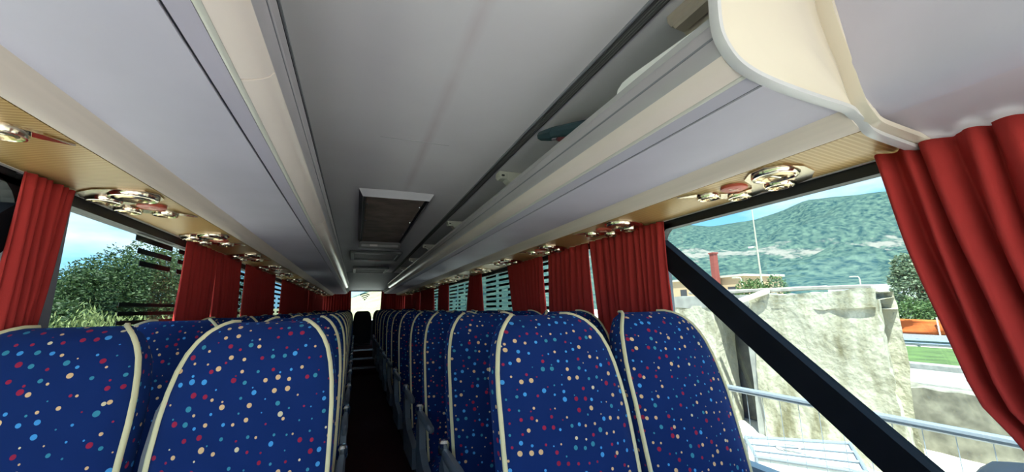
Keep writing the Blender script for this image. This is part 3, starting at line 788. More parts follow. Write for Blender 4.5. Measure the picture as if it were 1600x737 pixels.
def make_seat(aisle, fab=FAB, me_back=ME_BACK, arm=True):
    """aisle: +1 aisle armrest on +x, -1 on -x, 0 none"""
    s = empty('coach_seat')
    bk = bpy.data.objects.new('backrest', me_back); COL.objects.link(bk); bk.parent = s
    if fab is FAB:
        for sg in (-1, 1):
            pts = []; zz = [0.42, 0.50, 0.6, 0.70, 0.8, 0.88, 0.95, 1.02, 1.08, 1.13, 1.17, 1.20, 1.222, 1.236, 1.245, 1.251]
            for z in zz: pts.append(((interp(HW, z)+0.001)*sg, interp(YF, z)+0.012, z))
            zt_ = pts[-1]; pts.append((zt_[0]-0.01*sg, zt_[1]+0.03, 1.2505))
            MB().tube(pts, 0.0072, 6).obj('piping', PIPE, bk, True, 60)
    # back shell
    rr = []
    for z in (0.36, 0.55, 0.8, 1.0, 1.12, 1.18):
        hw, y = interp(HW, max(z, 0.4))-0.015, interp(YF, max(z, 0.4))+interp(TH, max(0.4, z))
        rr.append([(-hw, y-0.02, z), (-hw*0.9, y+0.018, z), (0, y+0.028, z), (hw*0.9, y+0.018, z), (hw, y-0.02, z)])
    fix_normals(MB().loft(rr, True, True).obj('back_shell', DGREY, s, True))
    # cushion
    mb = MB(); rings = []
    for y, z0, z1, hw in ((-0.46, 0.36, 0.42, 0.20), (-0.455, 0.33, 0.455, 0.213), (-0.40, 0.325, 0.475, 0.22), (-0.2, 0.325, 0.465, 0.222), (0.0, 0.33, 0.455, 0.215), (0.05, 0.34, 0.44, 0.20)):
        r = []
        for x, z in ((-hw, z0+0.02), (-hw+0.02, z0), (hw-0.02, z0), (hw, z0+0.02), (hw, z1-0.03), (hw-0.04, z1), (hw*0.4, z1-0.008), (-hw*0.4, z1-0.008), (-hw+0.04, z1), (-hw, z1-0.03)):
            r.append((x, y, z))
        rings.append(r)
    mb.loft(rings, True, True); cu = fix_normals(mb.obj('cushion', fab, s, True, 50)); grid_uv(cu.data)
    # pedestal
    mb = MB(); mb.bbox((-0.17, -0.36, 0.29), (0.17, 0.02, 0.335), 0.01); mb.obj('seat_frame', DGREY, s)
    for x in (-0.13, 0.13):
        MB().bbox((x-0.02, -0.30, 0.1), (x+0.02, -0.05, 0.30), 0.006).obj('leg', DGREY, s)
    if aisle:
        ax = 0.252*aisle
        ar = MB(); rr = []
        for y, w, h0, h1 in ((-0.30, 0.010, 0.672, 0.694), (-0.29, 0.015, 0.662, 0.700), (-0.15, 0.018, 0.656, 0.702), (0.0, 0.017, 0.656, 0.70), (0.06, 0.016, 0.66, 0.695)):
            rr.append([(ax-w, y, h0+0.01), (ax-w*0.5, y, h0), (ax+w*0.5, y, h0), (ax+w, y, h0+0.01), (ax+w, y, h1-0.012), (ax+w*0.55, y, h1), (ax-w*0.55, y, h1), (ax-w, y, h1-0.012)])
        a_ = fix_normals(ar.loft(rr, True, True).obj('armrest', GREYP, s, True, 50))
        MB().lathe([(0.0, -0.02), (0.02, -0.018), (0.026, -0.006), (0.026, 0.03), (0.018, 0.04), (0.0, 0.042)], (ax, 0.085, 0.685), 10).obj('chrome_hinge', STEEL, a_, True)
        # side shield by the cushion
        mb = MB(); pr = [(-0.40, 0.30), (0.06, 0.28), (0.13, 0.42), (0.14, 0.60), (0.09, 0.66), (0.03, 0.62), (0.0, 0.50), (-0.10, 0.45), (-0.40, 0.42)]
        x0, x1 = sorted((0.226*aisle, 0.262*aisle))
        mb.loft([[(x, p[0], p[1]) for p in pr] for x in (x0, x1)], True, True)
        fix_normals(mb.obj('side_shield', GREYP, s))
        # armrest folded up on the inner side
        ix = -0.236*aisle
        mb = MB(); mb.tube([(ix, 0.10, 0.74), (ix, 0.115, 0.80), (ix, 0.15, 0.94), (ix, 0.185, 1.03), (ix, 0.20, 1.055)], [0.012, 0.017, 0.018, 0.015, 0.008], 8)
        mb.obj('folded_armrest', LGREY, s, True)
    else:
        pass
    return s
seatA_R = make_seat(-1); seatA_L = make_seat(1); seatW = make_seat(0)
RT = [1.26, 1.93, 2.62, 3.30, 4.18, 5.03, 5.83, 6.63, 7.43, 8.23, 9.10]
LT = [1.375, 2.05, 2.78, 3.52, 4.27, 5.03, 5.83, 6.63, 7.43, 8.23, 9.10]
used = set()
def put(proto, x, y, sx, label, z=0.0):
    o = proto if proto.name not in used else copy_tree(proto)
    used.add(proto.name)
    o.location = (x, y, z); o.scale = (sx, 1, 1)
    tag(o, label, 'seat', 'blue dotted coach seats')
    return o
for k, t in enumerate(RT):
    z = 0.0 if t < 9 else 0.03
    put(seatA_R, 0.391, t-0.245, 1.0, 'blue dotted coach seat with cream piping, right of the aisle, %s row, aisle side' % ORD[k], z)
    put(seatW, 0.868, t-0.245, 0.96, 'blue dotted coach seat by the right window, %s row from the front' % ORD[k], z)
for k, t in enumerate(LT):
    z = 0.0 if t < 9 else 0.03
    put(seatA_L, -0.487, t-0.245, 0.875, 'blue dotted coach seat with cream piping, left of the aisle, %s row, aisle side' % ORD[k], z)
    put(seatW, -0.938, t-0.245, 0.90, 'blue dotted coach seat by the left window, %s row from the front' % ORD[k], z)
# rear bench: five dark seats
ME_BACKD = ME_BACK.copy(); ME_BACKD.materials.clear(); ME_BACKD.materials.append(DARKC)
seatR = make_seat(0, DARKC, ME_BACKD)
for k, x in enumerate((-0.07, -0.52, -0.95, 0.40, 0.85)):
    o = seatR if k == 0 else copy_tree(seatR)
    o.location = (x, 10.75, 0.0 if k == 0 else 0.02); o.scale = (0.95, 1, 1)
    tag(o, ['dark seat in the middle of the rear bench at the end of the aisle', 'dark rear bench seat just left of the middle one', 'dark rear bench seat in the left corner', 'dark rear bench seat just right of the middle one', 'dark rear bench seat in the right corner'][k], 'seat', 'rear bench seats')

# ================================================================== CURTAINS
def curtain(sx, top, bot, label, ztop=0.386, zbot=-0.6, folds=7, amp=0.018, x=1.088, mid=None, seed=0, ease=1.0, res=10, soft=False):
    rnd = random.Random(seed*31+5)
    nu = folds*res; nv = 22
    ph = [rnd.uniform(0.75, 1.3) for _ in range(folds)]
    tot = sum(ph); cum = [0]
    for p in ph: cum.append(cum[-1]+p/tot)
    am = [rnd.uniform(0.6, 1.25) for _ in range(folds+1)]
    mb = MB(); rings = []
    for j in range(nv+1):
        v = j/nv; z = ztop + (zbot-ztop)*v
        if mid:
            ya = interp([(q[0], q[1]) for q in mid], v); yb = interp([(q[0], q[2]) for q in mid], v)
        else:
            w = v**ease
            ya = top[0]+(bot[0]-top[0])*w; yb = top[1]+(bot[1]-top[1])*w
        row = []
        for i in range(nu+1):
            u = i/nu
            f = 0
            while f < folds-1 and u > cum[f+1]: f += 1
            lu = (u-cum[f])/(cum[f+1]-cum[f])
            a = amp*(am[f]*(1-lu)+am[f+1]*lu)
            a *= 0.55+0.45*min(1, v*3)
            s = math.sin(2*math.pi*lu)
            dx = a*s + 0.35*a*math.sin(4*math.pi*lu+f)*(0.4+0.6*v)
            dy = 0.004*math.sin(2*math.pi*(v*1.3+f*0.37))
            uu = u + 0.25*(cum[f+1]-cum[f])*math.sin(2*math.pi*lu+1.2)/6.28
            row.append((sx*(x+dx), ya+(yb-ya)*uu+dy, Z(z)))
        rings.append(row)
    mb.loft(rings, False)
    o = mb.obj('window_curtain', CURT, None, True, 180)
    sol = o.modifiers.new('cloth_thickness', 'SOLIDIFY'); sol.thickness = 0.002; sol.offset = 0
    tag(o, label, 'curtain', 'red window curtains')
    return o
curtain(1, None, None, 'wide red curtain nearest the camera, drawn back beside the first right window', folds=9, amp=0.038, x=1.068, seed=8, res=14, zbot=-0.75,
        mid=[(0.0, 0.02, 0.560), (0.22, 0.03, 0.526), (0.39, 0.02, 0.492), (0.535, 0.0, 0.467), (0.60, -0.03, 0.420), (0.68, -0.06, 0.375), (1.0, -0.1, 0.30)])
Rc = [((1.383, 1.60), (1.385, 1.58), 5), ((1.595, 2.003), (1.61, 1.885), 7), ((2.03, 2.57), (2.0, 2.55), 8), ((2.685, 3.44), (2.635, 3.12), 11),
      ((4.28, 4.78), (4.15, 5.05), 6), ((6.03, 6.78), (6.0, 6.75), 8), ((7.26, 8.0), (7.2, 8.0), 8), ((8.02, 8.8), (8.05, 8.75), 8), ((8.95, 10.2), (9.0, 10.15), 10), ((10.3, 11.8), (10.3, 11.8), 12)]
for k, (t, b, f) in enumerate(Rc):
    curtain(1, t, b, 'pleated red curtain on the right windows, %s after the near drawn one' % ORD[k], folds=f, seed=k+11, amp=0.016)
curtain(-1, (1.405, 1.60), (1.38, 1.46), 'bright red curtain at the near left window, slanting towards the front', folds=6, seed=40, amp=0.018, ease=0.9)
Lc = [((2.50, 2.98), (2.44, 2.86), 7), ((2.985, 3.53), (3.05, 3.50), 8), ((3.70, 4.25), (3.72, 4.2), 8), ((4.26, 4.90), (4.3, 4.85), 8), ((5.38, 6.1), (5.42, 6.1), 8), ((6.15, 6.95), (6.2, 6.85), 8), ((7.0, 8.2), (7.0, 8.1), 10), ((8.3, 9.5), (8.3, 9.5), 10), ((9.6, 11.6), (9.6, 11.6), 14)]
for k, (t, b, f) in enumerate(Lc):
    curtain(-1, t, b, 'pleated red curtain on the left windows, %s after the near slanting one' % ORD[k], folds=f, seed=k+60, amp=0.016)
# rear curtains
for s, (xa, xb), lab in ((-1, (-1.12, -0.39), 'dark red curtain left of the rear window'), (1, (0.43, 1.12), 'dark red curtain right of the rear window')):
    mb = MB(); rows = []
    for j in range(5):
        z = 0.53 - 0.95*j/4
        rows.append([(xa+(xb-xa)*i/80 + (0.03*s*(-1) * (j/4) * (1 if (s < 0) == (i > 40) else 0)), Y1-0.05+0.02*math.sin(i*0.9), Z(z)) for i in range(81)])
    mb.loft(rows, False); o = mb.obj('rear_curtain', CURT, None, True, 180)
    sol = o.modifiers.new('cloth_thickness', 'SOLIDIFY'); sol.thickness = 0.002
    tag(o, lab, 'curtain', 'rear window curtains')

# grey console at the near right window
co = empty('side_console'); tag(co, 'grey rounded plastic console below the near right curtain', 'console')
mb = MB(); rings = []
for y in (-0.6, 0.30, 0.40, 0.455, 0.475):
    k = 1.0 if y < 0.41 else (0.9 if y < 0.46 else 0.7)
    zt_ = -0.345 - (0.03 if y > 0.46 else (0.012 if y > 0.44 else 0))
    rings.append([(1.112, y, 0.0), (1.112, y, Z(zt_)), (1.04, y, Z(zt_+0.012)), (1.13-0.20*k, y, Z(zt_)), (1.13-0.245*k, y, Z(zt_-0.03)), (1.13-0.26*k, y, Z(zt_-0.09)), (1.13-0.26*k, y, 0.0)])
mb.loft(rings, True, True); fix_normals(mb.obj('console_body', LGREY, co, True, 50))
MB().box((0.90, -0.5, Z(-0.338)), (0.93, 0.30, Z(-0.334))).obj('console_inlay', DGREY, co)

# ================================================================== OUTSIDE
GZ = Z(-2.48)
GRASS = mat('mown_grass', (0.06, 0.105, 0.025), 0.95, noise_amt=0.35, noise_scale=1.2)
DIRT = mat('pale_dusty_ground', (0.56, 0.53, 0.46), 0.95, noise_amt=0.18, noise_scale=0.6)
ROAD = mat('grey_asphalt', (0.16, 0.165, 0.17), 0.9, noise_amt=0.06, noise_scale=2)
CONC = mat('grey_concrete', (0.27, 0.27, 0.25), 0.9, noise_amt=0.2, noise_scale=5, bump=0.4, bump_scale=14)
DCONC = mat('recess_shade_concrete', (0.09, 0.09, 0.08), 0.95, noise_amt=0.35, noise_scale=4)  # shade of the ruin's recess put into the back wall colour
STONE = mat('rough_stone_wall', (0.20, 0.19, 0.15), 0.95, noise_amt=0.45, noise_scale=4.5, bump=1.0, bump_scale=6)
tag(MB().box((-400, -400, GZ-1), (700, 700, GZ)).obj('ground', DIRT), kind='structure')
tag(MB().box((18.62, -60, GZ-0.1), (27.1, 80, GZ+0.03)).obj('grass_strip', GRASS), 'strip of mown green grass between the ruin and the road', 'grass')
tag(MB().box((-60, -60, GZ-0.1), (-6.2, 90, GZ+0.02)).obj('grass_verge', GRASS), 'grass verge under the trees on the left', 'grass')
tag(MB().box((27.8, -90, GZ-0.1), (34.5, 140, GZ+0.20)).obj('road', ROAD), 'grey asphalt road beyond the guard rail', 'road')
tag(MB().box((15.2, -40, GZ-0.1), (18.18, 60, GZ+0.06)).obj('pavement', CONC), 'pale concrete pavement in front of the grass strip', 'pavement')
kb = tag(MB().bbox((18.2, -40, GZ-0.1), (18.6, 60, GZ+0.25), 0.03).obj('kerb_wall', CONC), 'low grey concrete kerb along the grass strip', 'kerb')

def noisy_slab(x0, x1, y0, y1, z0, z1, nx, ny, nz, amp, sc, edge=None, seed=0.0):
    mb = MB(); idx = {}
    def vert(i, j, k):
        key = (i, j, k)
        if key in idx: return idx[key]
        x = x0+(x1-x0)*i/nx; y = y0+(y1-y0)*j/ny; z = z0+(z1-z0)*k/nz
        if edge: x, y, z = edge(x, y, z, i, j, k)
        p = Vector((x, y, z)); d = noise.noise_vector(p*sc + Vector((seed, 0, 0)))*amp + noise.noise_vector(p*sc*3 + Vector((seed, 5, 0)))*amp*0.4
        mb.v.append(tuple(p+d)); idx[key] = len(mb.v)-1
        return idx[key]
    def quad(a, b, c, d): mb.f.append((vert(*a), vert(*b), vert(*c), vert(*d)))
    for j in range(ny):
        for k in range(nz):
            quad((0,j,k),(0,j,k+1),(0,j+1,k+1),(0,j+1,k)); quad((nx,j,k),(nx,j+1,k),(nx,j+1,k+1),(nx,j,k+1))
    for i in range(nx):
        for k in range(nz):
            quad((i,0,k),(i+1,0,k),(i+1,0,k+1),(i,0,k+1)); quad((i,ny,k),(i,ny,k+1),(i+1,ny,k+1),(i+1,ny,k))
        for j in range(ny):
            quad((i,j,0),(i,j+1,0),(i+1,j+1,0),(i+1,j,0)); quad((i,j,nz),(i+1,j,nz),(i+1,j+1,nz),(i,j+1,nz))
    return mb
# ruined wall
ru = empty('ruined_wall', (0, 0, 0)); tag(ru, 'crumbling sunlit cream plaster wall outside the right window', 'wall')
def redge(x, y, z, i, j, k):
    if j == 0:                                # broken near end, flaring out towards its foot
        t = (z-GZ)/2.7
        y = y + (x-7.0)*0.42 - 0.55*max(0, 0.55-t)**1.5 + 0.07*noise.noise(Vector((x*2, 3.1, z*4)))
    return x, y, z
fix_normals(noisy_slab(7.0, 7.7, 3.42, 5.45, GZ-0.2, Z(0.02), 4, 24, 26, 0.05, 1.4, redge).obj('plaster_block', PLAST, ru, True, 60))
fix_normals(noisy_slab(6.985, 7.7, 3.42, 5.5, Z(-0.13), Z(0.135), 4, 24, 5, 0.055, 2.2, (lambda x, y, z, i, j, k: (x, y+(x-7.0)*0.42 if j == 0 else y, z)), 4).obj('top_course', PLAST, ru, True, 60))
fix_normals(noisy_slab(7.05, 7.6, 5.40, 5.62, GZ-0.2, Z(-0.05), 2, 3, 16, 0.015, 2, None, 8).obj('concrete_column', CONC, ru, True, 60))
fix_normals(noisy_slab(7.75, 7.95, 5.5, 8.6, GZ-0.2, Z(-0.1), 2, 14, 12, 0.04, 1.6, None, 12).obj('back_wall', DCONC, ru, True, 60))
fix_normals(noisy_slab(7.0, 7.9, 5.46, 8.8, Z(-0.10), Z(0.16), 3, 16, 3, 0.03, 1.6, None, 17).obj('lintel', CONC, ru, True, 60))
fix_normals(noisy_slab(7.0, 7.6, 6.35, 8.8, GZ-0.2, Z(-0.08), 3, 14, 14, 0.04, 1.6, None, 23).obj('far_block', PLAST, ru, True, 60))
for k, (ya, yb, z0, z1) in enumerate(((3.5, 5.3, 0.20, 0.21), (4.2, 6.6, 0.225, 0.215), (5.2, 7.4, 0.225, 0.25))):
    mb = MB(); a, b = Vector((7.15+0.15*k, ya, Z(z0))), Vector((7.3+0.1*k, yb, Z(z1))); mb.tube([a, (a+b)/2+Vector((0, 0, 0.015)), b], 0.035, 5)
    o = mb.obj('weathered_plank', mat('weathered_plank', (0.34, 0.31, 0.27), 0.9, noise_amt=0.3, noise_scale=6)); tag(o, 'grey weathered plank lying on the ruined wall, %s from its broken end' % ORD[k], 'plank', 'planks on the ruined wall')
mb = MB(); a, b = Vector((6.82, 5.95, Z(-0.10))), Vector((6.95, 5.0, Z(0.20))); mb.tube([a, b], 0.05, 4); o = mb.obj('leaning_board', OFFW); tag(o, 'pale board slanting against the top of the ruined wall', 'board')
# low stone wall and rubble
lw = noisy_slab(8.7, 9.4, 1.2, 4.35, GZ-0.2, Z(-1.52), 4, 26, 10, 0.10, 1.7, None, 31)
tag(fix_normals(lw.obj('low_stone_wall', STONE, None, True, 60)), 'low rough grey stone wall beside the ruined wall', 'wall')
rb_ = MB()
def rock(c, r, sd):
    mb = MB(); rings = []
    for a in range(1, 6):
        ph = math.pi*a/6; rings.append([(c[0]+r*math.sin(ph)*math.cos(t*math.pi/4)*(1+0.3*noise.noise(Vector((sd, a, t)))), c[1]+r*math.sin(ph)*math.sin(t*math.pi/4)*(1+0.3*noise.noise(Vector((a, sd, t)))), c[2]-r*0.7*math.cos(ph)) for t in range(8)])
    return mb.loft(rings, True, True)
rr_ = random.Random(5)
for k in range(9):
    c = (8.15+rr_.uniform(-0.4, 0.2), 1.0+k*0.24+rr_.uniform(-0.1, 0.1), GZ+0.08)
    o = rock(c, rr_.uniform(0.12, 0.26), k*1.7).obj('rubble_stone', STONE, None, True, 60)
    tag(o, 'loose stone at the foot of the low stone wall, %s from the near end' % ORD[k], 'stone', 'rubble stones')

mo_ = MB(); rows = []
for a in range(25):
    y = 0.6+2.55*a/24; row = []
    for b in range(15):
        x = 7.62+0.95*b/14; e_ = math.sin(math.pi*b/14)*math.sin(math.pi*a/24)
        n_ = noise.fractal(Vector((x*2.2, y*2.2, 3.3)), 1.0, 2.0, 5)
        row.append((x, y, GZ-0.03+e_*(0.34+0.22*n_)))
    rows.append(row)
mo_.loft(rows, False)
tag(fix_normals(mo_.obj('rubble_heap', mat('olive_rubble', (0.24, 0.22, 0.15), 0.95, noise_amt=0.4, noise_scale=6, bump=0.8, bump_scale=16), None, True, 180)), 'heap of olive grey rubble at the foot of the ruined wall', 'rubble heap')
# mesh construction fence
fe = empty('mesh_fence', (2.45, 0, GZ)); tag(fe, 'galvanised mesh fence panel with thick top tube just outside the window', 'fence')
GALV = mat('galvanised_tube', (0.24, 0.28, 0.33), 0.4, metal=0.3)
ZF = Z(-0.628)-GZ
ZF0, ZF1 = ZF-0.03, ZF+0.03
mb = MB(); mb.tube([(0, -1.2, ZF1+0.0), (0, 4.2, ZF0-0.01)], 0.022, 10); mb.obj('top_tube', GALV, fe, True)
mb = MB(); mb.tube([(0, -1.2, 0.15), (0, 4.2, 0.15)], 0.02, 8); mb.obj('bottom_tube', GALV, fe, True)
for y in (-1.2, 4.2):
    mb = MB(); mb.tube([(0, y, 0.0), (0, y, ZF)], 0.02, 8); mb.obj('fence_post', GALV, fe, True)
for k in range(44):
    y = -1.1 + k*0.12; mb = MB(); mb.tube([(0, y, 0.15), (0, y, ZF)], 0.0022, 4); mb.obj('mesh_wire', GALV, fe)
for k in range(5):
    z = 0.4+k*0.28; mb = MB(); mb.tube([(0.004, -1.2, z), (0.004, 4.2, z)], 0.0018, 4); mb.obj('mesh_wire', GALV, fe)

# white board stack with tubular frame
tb = empty('framed_board', (0, 0, Z(-1.6))); tag(tb, 'white flat board with grey tubular frame lying outside behind the fence', 'board')
A, B, C_, D_ = Vector((3.75, 3.15, 0)), Vector((4.20, 3.62, 0)), Vector((5.05, 2.98, 0)), Vector((4.30, 2.45, 0))
WB = mat('bright_white_sheet', (0.52, 0.54, 0.53), 0.6)
mb = MB(); mb.loft([[(p.x, p.y, z) for p in (A, B, C_, D_)] for z in (-0.05, -0.02)], True, True); fix_normals(mb.obj('white_sheet', WB, tb))
for p, q in ((A, B), (B, C_), (C_, D_), (D_, A)):
    mb = MB(); mb.tube([p, q], 0.018, 8); mb.obj('frame_tube', GALV, tb, True)
for t in (0.33, 0.66):
    p, q = A.lerp(B, t), D_.lerp(C_, t); mb = MB(); mb.tube([p, q], 0.014, 6); mb.obj('cross_tube', GALV, tb, True)
for p in (A, B, C_, D_):
    mb = MB(); mb.tube([p, p+Vector((0, 0, GZ-Z(-1.6)))], 0.018, 6); mb.obj('leg', GALV, tb, True)
cc = (A+B+C_+D_)/4 + Vector((-0.02, 0.12, 0))
mb = MB(); pts = []
for k in range(60):
    a = k*0.42; r = 0.11+0.015*math.sin(k*1.3); pts.append((cc.x+r*math.cos(a), cc.y+r*math.sin(a), -0.010+0.02*(k/60)+Z(-1.6)))
mb.tube(pts, 0.006, 5); o = mb.obj('wire_coil', mat('grey_wire', (0.35, 0.34, 0.32), 0.6), None, True); tag(o, 'small coil of grey wire on the white board', 'wire coil')

# guard rail, orange netting
gr = empty('guard_rail', (27.2, 0, GZ)); tag(gr, 'steel guard rail along the far road', 'guard rail')
mb = MB(); mb.extrude_y([(0, 0.10), (-0.05, 0.18), (0, 0.25), (-0.05, 0.33), (0, 0.40), (0.03, 0.40), (0.03, 0.10)], -60, 90); fix_normals(mb.obj('beam', GALV, gr))
for k in range(14):
    y = 2.0+k*1.9; MB().box((0.03, y-0.05, -0.1), (0.12, y+0.05, 0.42)).obj('rail_post', GALV, gr)
nt_ = mat('orange_netting', (0.55, 0.12, 0.02), 0.8, noise_amt=0.2, noise_scale=3, stretch=(1, 0.4, 2))
mb = MB(); rows = []
for j in range(7):
    z = GZ+0.22+0.92*j/6
    rows.append([(34.0+0.12*math.sin(i*0.9+j*0.7), -20+i*0.5, z+0.05*math.sin(i*0.37)*j/6) for i in range(120)])
mb.loft(rows, False); of = mb.obj('orange_safety_net', nt_, None, True)
s_ = of.modifiers.new('net_thickness', 'SOLIDIFY'); s_.thickness = 0.02
tag(of, 'bright orange plastic safety netting along the far side of the road', 'safety net')
for k in range(3):
    o = MB().box((33.8, 10.5+k*2.6, GZ+0.2), (33.86, 10.56+k*2.6, GZ+1.3)).obj('net_post', OFFW, of)

# foliage
def leaf_mat(name, c1, c2):
    m, n, l, b = mat_nodes(name)
    g = n.new('ShaderNodeNewGeometry')
    cr = n.new('ShaderNodeMix'); cr.data_type = 'RGBA'; l.new(g.outputs['Random Per Island'], cr.inputs[0]); cr.inputs[6].default_value = (*c1, 1); cr.inputs[7].default_value = (*c2, 1)
    l.new(cr.outputs[2], b.inputs['Base Color']); b.inputs['Roughness'].default_value = 0.6; b.inputs['Specular IOR Level'].default_value = 0.3
    tr = n.new('ShaderNodeBsdfTranslucent'); l.new(cr.outputs[2], tr.inputs[0])
    ms = n.new('ShaderNodeMixShader'); ms.inputs[0].default_value = 0.3
    l.new(b.outputs[0], ms.inputs[1]); l.new(tr.outputs[0], ms.inputs[2]); l.new(ms.outputs[0], n['Material Output'].inputs[0])
    return m
LEAF_D = leaf_mat('dark_green_leaves', (0.018, 0.045, 0.014), (0.065, 0.105, 0.038))
LEAF_L = leaf_mat('light_green_leaves', (0.11, 0.15, 0.045), (0.22, 0.25, 0.10))
LEAF_F = leaf_mat('silver_green_leaves', (0.08, 0.13, 0.065), (0.26, 0.31, 0.21))
LEAF_H = leaf_mat('hedge_leaves', (0.05, 0.105, 0.032), (0.13, 0.20, 0.07))
BARK = mat('brown_bark', (0.12, 0.09, 0.06), 0.9)
def tree(name, base, blobs, nleaf, size, leafm, label, cat='tree', droop=False, group=None, seed=0):
    """blobs: list of (dx,dy,dz,rx,ry,rz) ellipsoids above base"""
    rnd = random.Random(seed)
    t = empty(name, base); tag(t, label, cat, group)
    mb = MB(); vol = [b[3]*b[4]*b[5] for b in blobs]; tv = sum(vol)
    for bl, v in zip(blobs, vol):
        for _ in range(int(nleaf*v/tv)):
            d = Vector((rnd.gauss(0, 1), rnd.gauss(0, 1), rnd.gauss(0, 1))).normalized()
            k = rnd.uniform(0.55, 1.0)**0.6
            k *= 1 + 0.22*noise.noise(d*3.1 + Vector((bl[0], bl[1], seed)))
            p = Vector((bl[0]+d.x*bl[3]*k, bl[1]+d.y*bl[4]*k, bl[2]+d.z*bl[5]*k))
            if p.z < 0.02: continue
            a = Vector((rnd.gauss(0, 1), rnd.gauss(0, 1), rnd.gauss(0, 0.6))).normalized()
            if droop: a = Vector((rnd.gauss(0, 0.6), rnd.gauss(0, 0.6), -1)).normalized()
            b_ = a.cross(Vector((rnd.gauss(0, 1), rnd.gauss(0, 1), rnd.gauss(0, 1)))).normalized()
            s = size*rnd.uniform(0.6, 1.35); w = s*(0.30 if droop else 0.45)
            s *= (1.3 if droop else 1)
            k0 = len(mb.v)
            mb.v += [tuple(p-a*s*0.5), tuple(p+b_*w*0.5), tuple(p+a*s*0.5), tuple(p-b_*w*0.5)]; mb.f.append((k0, k0+1, k0+2, k0+3))
    o = mb.obj('foliage', leafm, t); tag(o, kind='stuff')
    zc = max(b[2] for b in blobs)
    mb = MB(); mb.tube([(0, 0, -0.1), (0.05, 0.02, zc*0.45), (0.0, 0.08, zc)], [0.03*zc+0.02, 0.022*zc+0.015, 0.01], 7); mb.obj('trunk', BARK, t, True)
    for k in range(3):
        a = k*2.1+seed; mb = MB(); mb.tube([(0.03, 0.02, zc*(0.35+0.12*k)), (0.4*math.cos(a)*zc*0.3, 0.4*math.sin(a)*zc*0.3, zc*(0.65+0.1*k))], [0.014*zc, 0.005*zc], 5); mb.obj('branch', BARK, t, True)
    return t
def at_left(ratio_y, X, dz=0): return (-X-0.242, ratio_y*X, GZ)
LT_ = [  # (y/x ratio, X dist, top height z/x, half width)
    (1.75, 7.5, 0.11, 1.9), (1.95, 8.0, 0.20, 1.5), (2.06, 7.2, 0.235, 1.2), (2.22, 7.0, 0.31, 1.5), (2.48, 6.6, 0.405, 1.6), (2.75, 6.6, 0.44, 1.6), (3.15, 7.0, 0.42, 2.0), (1.45, 8.5, 0.05, 2.2), (3.8, 7.5, 0.38, 2.4)]
nm = ['leftmost', 'second', 'third', 'fourth', 'fifth', 'sixth', 'seventh', 'eighth', 'ninth']
for k, (ry, X, tz, hw) in enumerate(LT_):
    base = at_left(ry, X); htop = tz*X + 2.48
    blobs = [(0, 0, htop*0.42, hw, hw, htop*0.42), (0.2, -0.3, htop*0.66, hw*0.72, hw*0.72, htop*0.26), (-0.1, 0.2, htop*0.85, hw*0.34, hw*0.34, htop*0.15), (0.3, 0.6, htop*0.78, hw*0.25, hw*0.25, htop*0.14)]
    tree('leafy_tree', base, blobs, 17000, 0.10, LEAF_D, 'dense dark green tree behind the left windows, %s along the row' % ORD[k], group='trees left of the coach', seed=k+3)
base = (-4.6, 9.3, GZ)
tree('weeping_shrub', base, [(0, 0, 1.35, 1.15, 1.15, 1.25), (0.5, 1.0, 1.25, 0.9, 0.9, 1.15), (-0.6, -0.9, 1.1, 0.9, 0.9, 1.0)], 12000, 0.085, LEAF_L, 'pale green weeping shrub in front of the dark trees on the left', 'shrub', True, seed=77)
# right side plants
tree('silvery_tree', (45, 18.3, GZ), [(0, 0, 3.2, 2.0, 1.7, 2.6), (0, 0.4, 5.0, 1.3, 1.1, 1.5), (0, -1.4, 2.6, 1.6, 1.3, 2.0)], 7000, 0.34, LEAF_F, 'silvery green tree beside the near red curtain, beyond the road', seed=90)
for k in range(12):
    tree('hedge_bush', (38+0.6*(k % 2), 9.0+k*1.45, GZ), [(0, 0, 1.0, 1.3, 1.2, 1.15+0.2*(k % 3))], 2200, 0.22, LEAF_H, 'green hedge bush behind the orange netting, %s from the right' % ORD[k], 'bush', group='hedge bushes behind the netting', seed=100+k)
tree('roadside_bush', (30, 21.9, GZ), [(0, 0.4, 2.5, 1.3, 1.5, 1.9), (0.2, -1.4, 2.7, 1.0, 0.9, 1.9)], 6000, 0.2, LEAF_H, 'bright green bush beyond the ruined wall, beside the tall lamp post', 'bush', seed=131)

# far building with red chimney, lamp posts, white bus depot
bd = empty('far_building', (50, 0, GZ)); tag(bd, 'low pale orange building beyond the ruined wall', 'building')
MB().box((0, 38.2, 0), (8, 58, 6.1)).obj('wall', mat('pale_orange_render', (0.42, 0.30, 0.18), 0.9), bd)
MB().box((-0.3, 37.9, 6.1), (8.3, 58.3, 6.4)).obj('roof_edge', mat('light_parapet', (0.42, 0.39, 0.33), 0.9), bd)
for k in range(6):
    wd = MB().box((-0.06, 39.5+k*3, 3.2), (0.02, 40.8+k*3, 4.7)).obj('window', DGREY, bd)
ch = tag(MB().bbox((48.8, 41.6, GZ), (49.6, 42.4, Z(7.25)), 0.04).obj('chimney', mat('dull_red_chimney', (0.20, 0.045, 0.035), 0.8)), 'tall dull red chimney in front of the mountain', 'chimney')
MB().bbox((48.7, 41.5, Z(7.2)), (49.7, 42.5, Z(7.4)), 0.03).obj('chimney_cap', mat('dull_red_chimney', (0, 0, 0)), ch)
lp = empty('lamp_post', (40, 28.55, GZ)); tag(lp, 'tall thin pale lamp post against the mountain', 'lamp post')
GP = mat('pale_grey_pole', (0.36, 0.35, 0.28), 0.6)
mb = MB(); mb.tube([(0, 0, 0), (0, 0, 7), (0, 0, 14.2)], [0.12, 0.09, 0.05], 8); mb.obj('pole', GP, lp, True)
mb = MB(); mb.tube([(0, 0, 8.3), (0, 0.5, 8.45)], 0.05, 6); mb.obj('bracket_arm', GP, lp, True)
